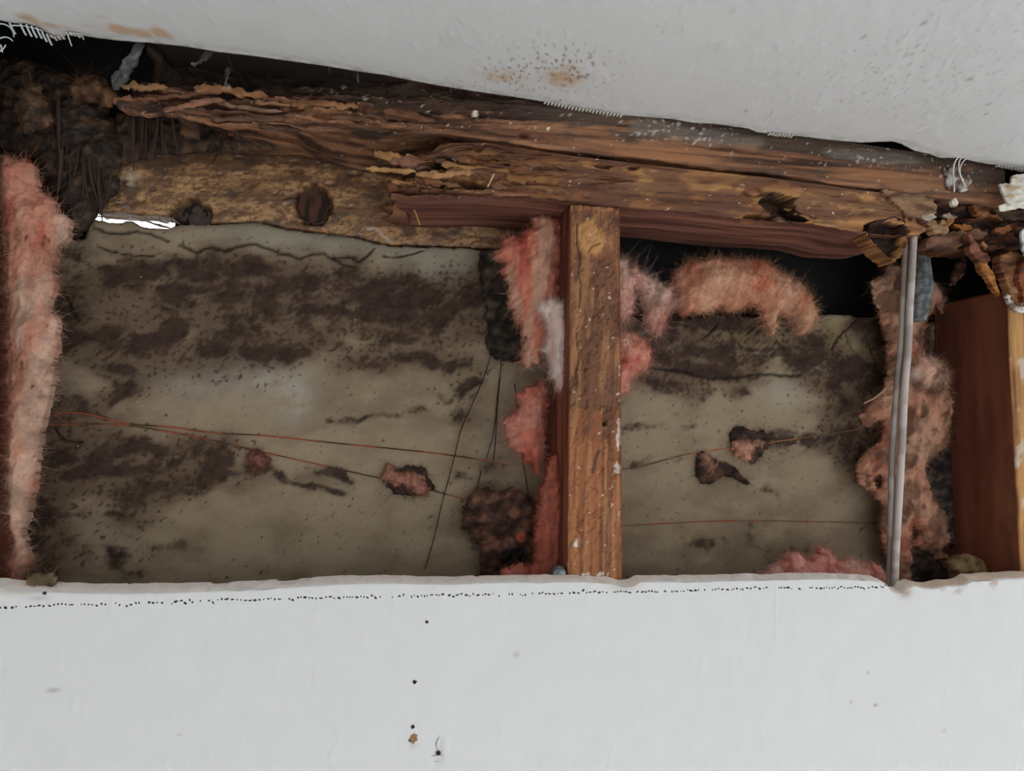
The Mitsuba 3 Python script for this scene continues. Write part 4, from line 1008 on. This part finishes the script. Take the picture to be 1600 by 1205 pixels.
dirtclump([(722, 800), (735, 778), (745, 765), (765, 762), (785, 768), (800, 762), (832, 775), (838, 800), (836, 850), (830, 885), (800, 892), (775, 905), (755, 900), (748, 880), (755, 850), (740, 835), (722, 822)], .086, .010, 'dark brown matted clump of dirt and fibre left of the foot of the middle stud', C(84, 60, 52), C(128, 90, 72), 60, nh=900,
          bg=lambda P, c: mixc(mixc(c, C(24, 22, 24), .95 * sm(.3, .6, blob(P, 800, 868, 28, 16, .086))), C(186, 92, 70), .8 * sm(.4, .6, blob(P, 812, 838, 10, 10, .086))))
for o, lab, sd in (([(1090, 708), (1098, 704), (1126, 722), (1140, 724), (1150, 732), (1172, 756), (1166, 758), (1145, 745), (1128, 745), (1112, 758), (1095, 756), (1086, 735)], 'dark brown fibre smear under the small pink curl in the right bay', 63),
                   ([(1140, 680), (1146, 668), (1160, 668), (1175, 674), (1196, 674), (1202, 684), (1200, 694), (1188, 712), (1178, 726), (1170, 720), (1186, 690), (1150, 690), (1142, 694)], 'black charred fibre edge above the flat pink tuft in the right bay', 65),
                   ([(594, 742), (604, 738), (640, 728), (662, 730), (668, 742), (682, 764), (660, 774), (640, 776), (622, 776), (604, 760)], 'dark fibre mat under the dirty pink tuft on the lower wire', 67)):
    dirtclump(o, .0975, .003, lab, C(56, 44, 40), C(92, 66, 52), sd, nh=260, rag=(.003, 260.), back=.001, name='fibre_mat')
dirtclump([(750, 392), (776, 388), (792, 398), (800, 450), (812, 520), (815, 560), (800, 566), (775, 562), (762, 540), (760, 480), (752, 440)], .090, .004, 'torn dark grey flap of building paper left of the salmon-red fibreglass', C(50, 43, 37), C(80, 70, 58), 70, name='building_paper', cat='paper', nh=200, rag=(.005, 130.))
dirtclump([(1482, 880), (1490, 868), (1515, 866), (1535, 874), (1545, 890), (1545, 925), (1490, 925)], .052, .008, 'olive-brown scrap of board lying at the foot of the right stud', C(120, 100, 70), C(146, 124, 88), 72, name='board_scrap', cat='scrap', nh=0, rag=(.0015, 120.))
dirtclump([(40, 905), (50, 898), (66, 899), (80, 896), (88, 904), (86, 913), (66, 916), (44, 914)], .006, .003, 'crumbs of brown dirt on the cut wall edge at the lower left', C(96, 82, 62), C(140, 122, 96), 74, name='dirt_crumbs', cat='dirt', nh=150, hl=.004, rag=(.002, 300.))
dirtclump([(1405, 870), (1425, 866), (1470, 872), (1482, 890), (1476, 925), (1408, 925)], .080, .004, 'black matted paper behind the lower end of the fibreglass strip', C(44, 38, 36), C(80, 62, 54), 76, name='building_paper', cat='paper', nh=80, rag=(.002, 150.))
dirtclump([(1440, 740), (1462, 715), (1490, 700), (1492, 860), (1470, 830), (1452, 790)], .088, .004, 'black felt paper between the fibreglass strip and the right stud', C(48, 42, 40), C(86, 72, 64), 78, name='building_paper', cat='paper', nh=200, rag=(.004, 150.))

# -- dark rotted timber filling the upper left corner
ROT = C(64, 48, 38)
for i, (o, y, fr, base, light, lab) in enumerate((([(-40, 100), (40, 90), (110, 120), (170, 170), (195, 230), (180, 300), (150, 340), (120, 372), (85, 330), (70, 290), (55, 250), (20, 235), (-40, 215)], .094, .014, C(52, 42, 35), C(84, 64, 48), 'mass of blackened crumbled wood in the upper left corner'),
                                                   ([(22, 150), (40, 128), (62, 134), (80, 170), (84, 190), (64, 204), (40, 206), (26, 190)], .070, .012, C(84, 64, 48), C(120, 92, 68), 'brown chunk of rotted wood in front of the black upper left corner'),
                                                   ([(100, 140), (130, 118), (165, 118), (185, 150), (172, 165), (150, 160), (120, 158)], .066, .012, C(92, 66, 46), C(126, 90, 62), 'rotted wood crumb behind the hanging cobweb, left end of the upper plate'),
                                                   ([(160, 215), (200, 180), (260, 190), (330, 200), (440, 205), (560, 215), (600, 232), (560, 240), (440, 236), (330, 236), (250, 246), (190, 254), (168, 244)], .0985, .005, C(60, 46, 38), C(96, 72, 52), 'dark strip added for the void between the upper plate and the tan board'))):  # the last piece paints the dark of the void as a solid strip
    dirtclump(o, y, fr, lab, base, light, 100 + 4 * i, name='rot_and_void_fill', cat='wood', mat='wood_surface', nh=160, hl=.014, rag=(.005, 120.), back=.002)
fs = []
rg = np.random.default_rng(9)
for x, ya, yb, n in ((218, 182, 258, 6), (236, 178, 262, 9), (252, 176, 258, 8), (345, 190, 245, 5), (358, 190, 236, 4), (130, 250, 330, 10), (150, 260, 340, 10), (110, 230, 320, 8), (90, 150, 250, 6)):
    for q in range(n // 2 + 1):
        xx, dx = x + rg.normal() * 12, rg.normal() * 14 - 3
        yy = .072 + .012 * rg.random()
        v, f = tube([U3(xx, ya + rg.normal() * 4, yy), U3(xx + dx * .3, (ya + yb) / 2, yy + .003), U3(xx + dx, yb + rg.normal() * 8, yy + .006)], .0006 + .0016 * rg.random() ** 2, n=5, sub=4, taper=([0, .3, 1], [.6, 1, .2]))
        fs.append(((v, f), C(70, 54, 46) * (.4 + .7 * rg.random())))
m_, c_ = join(fs)
put('wood_fibres', m_, c_, 'wood_surface', label='dark shredded wood fibres hanging at the rotted left end above the tan board', cat='fibres', kind='stuff')

# -- splintered end at the right
RIGHT = thing('broken_end', 'broken end of the plates crumbling into orange-brown flakes above the right stud', 'timber')


def flake(outline, Y, t, cols, seed, parent=RIGHT, tilt=(0, 0), name='flake', label=None, mat='wood_surface', rag=(.0040, 190.), bump=.006, grain=(60, 1, 200)):
    o = np.array(outline, float)
    cx, cz = U(o[:, 0].mean(), o[:, 1].mean(), Y)

    def col(P, d):
        g = fb(P, grain, 5, seed)
        k = (.62 if parent else 1) * (.55 + .9 * fb(P, [200, 1, 420], 4, seed + 5))[:, None]
        return k * mixc(mixc(np.tile(C(*cols[0]), (len(P), 1)), C(*cols[1]), sm(.48, .62, g)), C(*cols[2]), sm(.46, .35, g))
    m_, c_ = relief(outline, Y, .0009, lambda P, d: t * .5 + bump * (fb(P, [grain[0] * 1.6, 1, grain[2]], 4, seed + 2) - .4) * np.minimum(1, d / .002), lambda P, d: t * .5 + 0 * d, col, rag=(rag[0], rag[1], seed), mid=lambda P, d: tilt[0] * (P[:, 0] - cx) + tilt[1] * (P[:, 2] - cz))
    if parent:
        return put(name, m_, c_, mat, parent=parent, label=label)
    return m_, c_


flake([(1440, 318), (1470, 300), (1530, 305), (1640, 315), (1640, 400), (1560, 395), (1520, 402), (1470, 398), (1440, 392), (1430, 350)], .034, .02, ((66, 44, 36), (124, 78, 52), (34, 25, 22)), 201, name='core', label='dark brown crumbled core of the plate', bump=.02)
for i, (o, y, t, cs, tl, lab) in enumerate((
        ([(1488, 366), (1520, 362), (1540, 370), (1500, 384), (1470, 392), (1445, 388), (1440, 372)], .020, .010, ((120, 82, 62), (150, 108, 84), (80, 52, 40)), (0, -.4), None),
        ([(1430, 346), (1450, 340), (1462, 352), (1475, 345), (1482, 362), (1470, 372), (1452, 366), (1446, 356)], .014, .008, ((160, 118, 88), (190, 150, 112), (104, 70, 50)), (.1, .2), None),
        ([(1438, 338), (1456, 336), (1462, 342), (1450, 346), (1440, 344)], .010, .004, ((200, 184, 164), (214, 204, 190), (150, 130, 108)), (0, 0), 'pale chip'),
        ([(1462, 338), (1480, 334), (1500, 338), (1488, 342), (1470, 341)], .016, .003, ((186, 170, 150), (200, 190, 176), (140, 120, 100)), (.2, 0), 'pale chip'),
        ([(1478, 342), (1492, 338), (1486, 352), (1476, 362), (1472, 354)], .018, .004, ((180, 112, 62), (200, 134, 80), (110, 66, 40)), (.2, 0), None),
        ([(1484, 352), (1510, 352), (1538, 366), (1530, 368), (1500, 362)], .020, .005, ((176, 108, 54), (196, 128, 70), (120, 68, 38)), (.1, .2), 'bright orange flake'),
        ([(1512, 322), (1535, 324), (1560, 338), (1566, 344), (1545, 342), (1528, 340), (1515, 332)], .016, .006, ((150, 92, 56), (176, 116, 74), (100, 58, 38)), (.15, .2), None),
        ([(1552, 358), (1572, 354), (1578, 358), (1560, 366), (1552, 364)], .016, .004, ((184, 116, 74), (200, 132, 88), (130, 76, 50)), (0, 0), 'bright orange flake'),
        ([(1526, 374), (1534, 376), (1542, 386), (1540, 392), (1530, 384)], .018, .004, ((190, 130, 80), (206, 146, 96), (140, 90, 56)), (.2, 0), 'bright orange flake'),
        ([(1497, 362), (1512, 378), (1530, 392), (1552, 404), (1548, 412), (1530, 408), (1512, 396), (1508, 382)], .014, .006, ((140, 86, 62), (164, 106, 78), (96, 56, 42)), (.2, -.3), None),
        ([(1518, 414), (1532, 410), (1552, 424), (1560, 446), (1568, 466), (1556, 456), (1540, 438), (1522, 424)], .012, .005, ((190, 122, 62), (206, 140, 80), (140, 84, 46)), (.4, .1), 'bright orange flake curling off the right stud'),
        ([(1482, 434), (1496, 408), (1512, 402), (1516, 414), (1500, 432), (1484, 446)], .050, .003, ((104, 66, 50), (126, 84, 64), (70, 44, 36)), (.3, .1), None),
        ([(1556, 400), (1575, 396), (1600, 402), (1640, 420), (1640, 480), (1590, 480), (1574, 470), (1566, 440), (1556, 420)], .012, .008, ((150, 100, 66), (180, 130, 90), (104, 66, 46)), (0, 0), None),
        ([(1588, 410), (1608, 400), (1640, 420), (1640, 470), (1596, 470), (1586, 440)], .006, .006, ((150, 84, 56), (168, 100, 68), (110, 60, 44)), (0, 0), None),
        ([(1448, 300), (1470, 303), (1490, 312), (1520, 318), (1560, 318), (1560, 324), (1510, 326), (1470, 316), (1450, 310)], .022, .006, ((76, 52, 42), (100, 70, 56), (50, 36, 30)), (0, .2), None),
        ([(1545, 330), (1580, 326), (1640, 336), (1640, 350), (1590, 346), (1556, 342)], .02, .008, ((96, 72, 54), (120, 92, 68), (60, 44, 36)), (0, 0), None))):
    flake(o, y, t, cs, 210 + 3 * i, tilt=tl, label=lab)
flake([(1372, 296), (1440, 306), (1458, 312), (1462, 325), (1456, 340), (1430, 344), (1412, 340), (1404, 325), (1390, 312)], YF - .001, .004, ((160, 124, 96), (182, 142, 104), (120, 88, 66)), 262, parent=LP, name='flake', label='loose greyish flake over the right end', bump=.003)
# plaster smear, dangling chip and torn paper near it
for o, y, t, cs, lab, nm, sd, bmp in (([(1474, 268), (1490, 264), (1500, 272), (1512, 272), (1518, 286), (1508, 294), (1512, 300), (1494, 298), (1480, 296)], YF - .001, .002, ((128, 118, 108), (190, 186, 180), (84, 64, 52)), 'whitish smear of plaster on the right end of the upper plate', 'plaster_smear', 270, .002),
                                      ([(1484, 316), (1490, 308), (1496, 316), (1494, 324), (1488, 325)], YF - .006, .003, ((206, 196, 178), (222, 214, 200), (180, 164, 140)), 'small pale plaster chip dangling below the plaster smear', 'plaster_chip', 273, .001),
                                      ([(1560, 322), (1572, 318), (1592, 314), (1640, 312), (1640, 326), (1590, 326), (1574, 330), (1562, 330)], -.001, .001, ((206, 200, 184), (216, 212, 200), (180, 168, 148)), 'torn strip of plasterboard paper at the right edge, the lower one', 'torn_paper', 276, .001),
                                      ([(1580, 274), (1588, 272), (1640, 272), (1640, 313), (1600, 314), (1584, 316), (1576, 322), (1568, 308), (1560, 288), (1570, 286), (1578, 290)], -.003, .002, ((206, 200, 188), (220, 216, 208), (176, 154, 124)), 'torn piece of white plasterboard face at the right edge, the upper one', 'torn_paper', 279, .001),
                                      ([(1594, 362), (1600, 356), (1640, 360), (1640, 420), (1604, 410), (1596, 388)], -.002, .002, ((200, 204, 208), (220, 222, 224), (150, 150, 152)), 'white ragged paper at the right edge below the broken plates', 'torn_paper', 282, .002),
                                      ([(1570, 462), (1584, 452), (1600, 456), (1640, 470), (1640, 500), (1592, 490), (1578, 480)], YF - .002, .003, ((184, 176, 166), (214, 210, 204), (120, 100, 84)), 'crumbled white plaster stuck on the top of the right stud', 'plaster_smear', 285, .006)):
    m_, c_ = flake(o, y, t, cs, sd, parent=None, bump=bmp, rag=(.0045 if sd in (270, 285) else .0012, 210.), grain=(150, 1, 150) if sd in (270, 285) else (60, 1, 200))
    put(nm, m_, c_, 'mineral_surface', label=lab, cat='plaster' if 'plaster_' in nm else 'paper')

# ------------------------------------------------------------------ wires, cables, strands
def wire(pts, Y, r, label, cols, name='wire', cat='wire', seed=0, mat='mineral_surface', group=None, sub=10, wob=.0):
    v, f = tube([U3(px, py, Y + (dy[0] if dy else 0)) for px, py, *dy in pts], r, n=7, sub=sub)
    g = fb(v, [60, 0, 60], 3, seed)
    c = mixc(np.tile(C(*cols[0]), (len(v), 1)), C(*cols[1]), sm(.45, .56, g))
    return put(name, (v, f), c, mat, label=label, cat=cat, group=group)


RUST = ((80, 60, 46), (158, 84, 58))
YW = YS - .0012
wire([(78, 650, .001), (140, 648), (200, 662), (260, 667), (330, 676), (400, 680), (490, 689), (600, 700), (700, 711), (800, 728, .002)], YW, .00055, 'rusty wire across the left bay, the upper one', RUST, seed=3)
wire([(62, 662, .001), (120, 663), (190, 664), (235, 670), (280, 678), (330, 688), (400, 704), (480, 722), (560, 740), (640, 758), (700, 773), (745, 786, .002)], YW, .00050, 'rusty wire across the left bay, the lower one', RUST, seed=6)
wire([(955, 733, .001), (1010, 727), (1070, 711), (1130, 702), (1200, 692), (1270, 682), (1345, 670, .001)], YW, .00050, 'rusty wire slanting up across the right bay, with tufts on it', ((110, 88, 66), (176, 110, 76)), seed=9)
wire([(955, 823, .001), (1020, 819), (1100, 815), (1180, 814), (1260, 815), (1320, 816), (1375, 818, .001)], YW, .00050, 'rusty wire low and level across the right bay', ((120, 104, 84), (168, 84, 56)), seed=12)
for i, pts in enumerate(([(772, 540), (762, 572), (752, 600), (744, 618), (732, 645), (722, 668), (712, 705), (702, 745), (690, 790), (677, 845), (663, 890)], [(783, 545), (781, 590), (776, 630), (774, 655), (768, 690), (760, 715)], [(782, 590), (777, 640), (774, 690), (771, 720)], [(804, 600), (808, 640), (812, 690), (822, 750), (828, 800), (830, 840)], [(752, 735), (742, 775), (735, 800), (728, 826)], [(92, 565), (86, 590), (78, 612), (68, 634)])):
    wire(pts, YS - .003 - .001 * (i % 2), .00038, ('thin dark thread running slantwise down the render left of the middle stud, the longest one', 'thin dark thread hanging from the torn building paper, left of a second short one', 'short dark thread beside the one hanging from the torn building paper', 'thin dark thread in front of the pink lump left of the middle stud', 'thin short dark thread above the dark matted clump',
                                                    'thin dark thread at the edge of the left fibreglass strip')[i], ((44, 38, 34), (60, 48, 40)), name='thread', cat='thread', seed=i)

GREY = ((164, 152, 146), (190, 180, 174))
wire([(1427, 345, .008), (1428, 362), (1426, 400), (1424, 440), (1421, 490), (1419, 540), (1414, 600), (1411, 660), (1408, 720), (1404, 790), (1400, 860), (1398, 915), (1397, 960)], .024, .0030, 'grey electrical cable running down the right bay, the front one', GREY, name='cable', cat='cable', mat='painted_surface', seed=31)
wire([(1414, 345, .010), (1415, 362), (1414, 400), (1412, 450), (1410, 500), (1407, 550), (1402, 600), (1398, 650), (1394, 710), (1393, 770), (1392, 840), (1390, 915), (1390, 960)], .030, .0028, 'grey electrical cable running down the right bay, the darker one behind', ((140, 128, 122), (170, 160, 154)), name='cable', cat='cable', mat='painted_surface', seed=34)
# galvanised sleeve behind the cables
v, f = tube([U3(1441, 372, .05), U3(1441, 400, .05), U3(1440, 440, .05), U3(1436, 478, .052), U3(1432, 500, .053)], .0085, n=40, sub=12, taper=([0, .15, .6, 1], [.55, .62, 1.15, .9]))
g = fb(v, [260, 260, 260], 4, 4)
put('metal_sleeve', (v, f), mixc(np.tile(C(84, 88, 88), (len(v), 1)), C(122, 128, 128), sm(.42, .58, g)), 'mineral_surface', label='short galvanised metal sleeve behind the grey cables, under the plate', cat='sleeve')
# bolt end lying at the foot of the stud
v, f = tube([U3(872, 897, .012), U3(872, 897, .014), U3(876, 895, .03), U3(878, 893, .045)], .0058, n=12, sub=1, taper=([0, .05, .06, 1], [.6, .95, 1, 1]))
put('bolt_end', (v, f), mixc(np.tile(C(96, 100, 102), (len(v), 1)), C(150, 158, 162), sm(.45, .6, fb(v, [300, 300, 300], 3, 5))), 'metal_surface', smooth=False, label='grey end of a bolt lying at the left foot of the middle stud', cat='bolt')
# loose tape strands and straws
for i, (pts, r) in enumerate((([(1506, 244), (1494, 250), (1490, 262), (1490, 280), (1491, 300)], .0006), ([(1512, 244), (1500, 250), (1498, 262), (1503, 280), (1509, 292)], .0006), ([(1514, 246), (1504, 254), (1500, 266), (1506, 282)], .0005))):
    wire([(a, b) for a, b in pts], .002, r, ('longest white tape strand dangling over the plaster smear, the left one', 'white tape strand dangling over the plaster smear, the middle one', 'thin white tape strand dangling over the plaster smear, the right one')[i], ((206, 204, 200), (224, 222, 220)), name='tape_strand', cat='strand', group='dangling white tape strands')
wire([(640, 313), (648, 330), (656, 352)], .05, .0007, 'straw-coloured sliver hanging in front of the tan board', ((176, 130, 74), (200, 156, 96)), name='straw', cat='straw')
wire([(762, 292), (768, 280), (772, 272)], YF - .002, .0006, 'straw-coloured sliver sticking up from the lower plate', ((190, 160, 120), (210, 184, 150)), name='straw', cat='straw')
wire([(1350, 630), (1366, 622), (1385, 605)], .07, .0008, 'pale straw lying across the render left of the fibreglass strip', ((176, 140, 114), (190, 156, 130)), name='straw', cat='straw')
wire([(1484, 446), (1494, 438), (1506, 428)], .048, .0006, 'greyish sliver hanging below the broken end of the plates', ((130, 116, 104), (150, 136, 122)), name='straw', cat='straw')


def film(outline, label, seed):
    m_, _ = relief(outline, .010, .0007, lambda P, d: .00008 + 0 * d, lambda P, d: .00008 + 0 * d, lambda P, d: np.zeros((len(P), 3)), rag=(.0035, 220., seed),
                   mid=lambda P, d: .010 * (fb(P, [70, 1, 40], 4, seed) - .5) + .004 * (fb(P, [260, 1, 120], 3, seed + 1) - .5))
    put('film_shred', m_, None, 'film_surface', label=label, cat='film')


film([(213, 68), (227, 66), (221, 84), (215, 100), (206, 114), (196, 128), (188, 142), (182, 143), (176, 132), (176, 122), (186, 108), (194, 96), (204, 88)], 'largest translucent wrinkled shred of film hanging from the ceiling edge, upper left', 4)
film([(322, 80), (334, 79), (328, 90), (318, 98), (306, 107), (300, 102), (308, 94)], 'small translucent shred of film hanging from the ceiling edge, right of the largest one', 5)
film([(354, 82), (360, 82), (360, 98), (357, 118), (354, 130), (360, 137), (350, 138), (352, 112)], 'narrow translucent strand of film hanging from the ceiling edge, the rightmost one', 6)
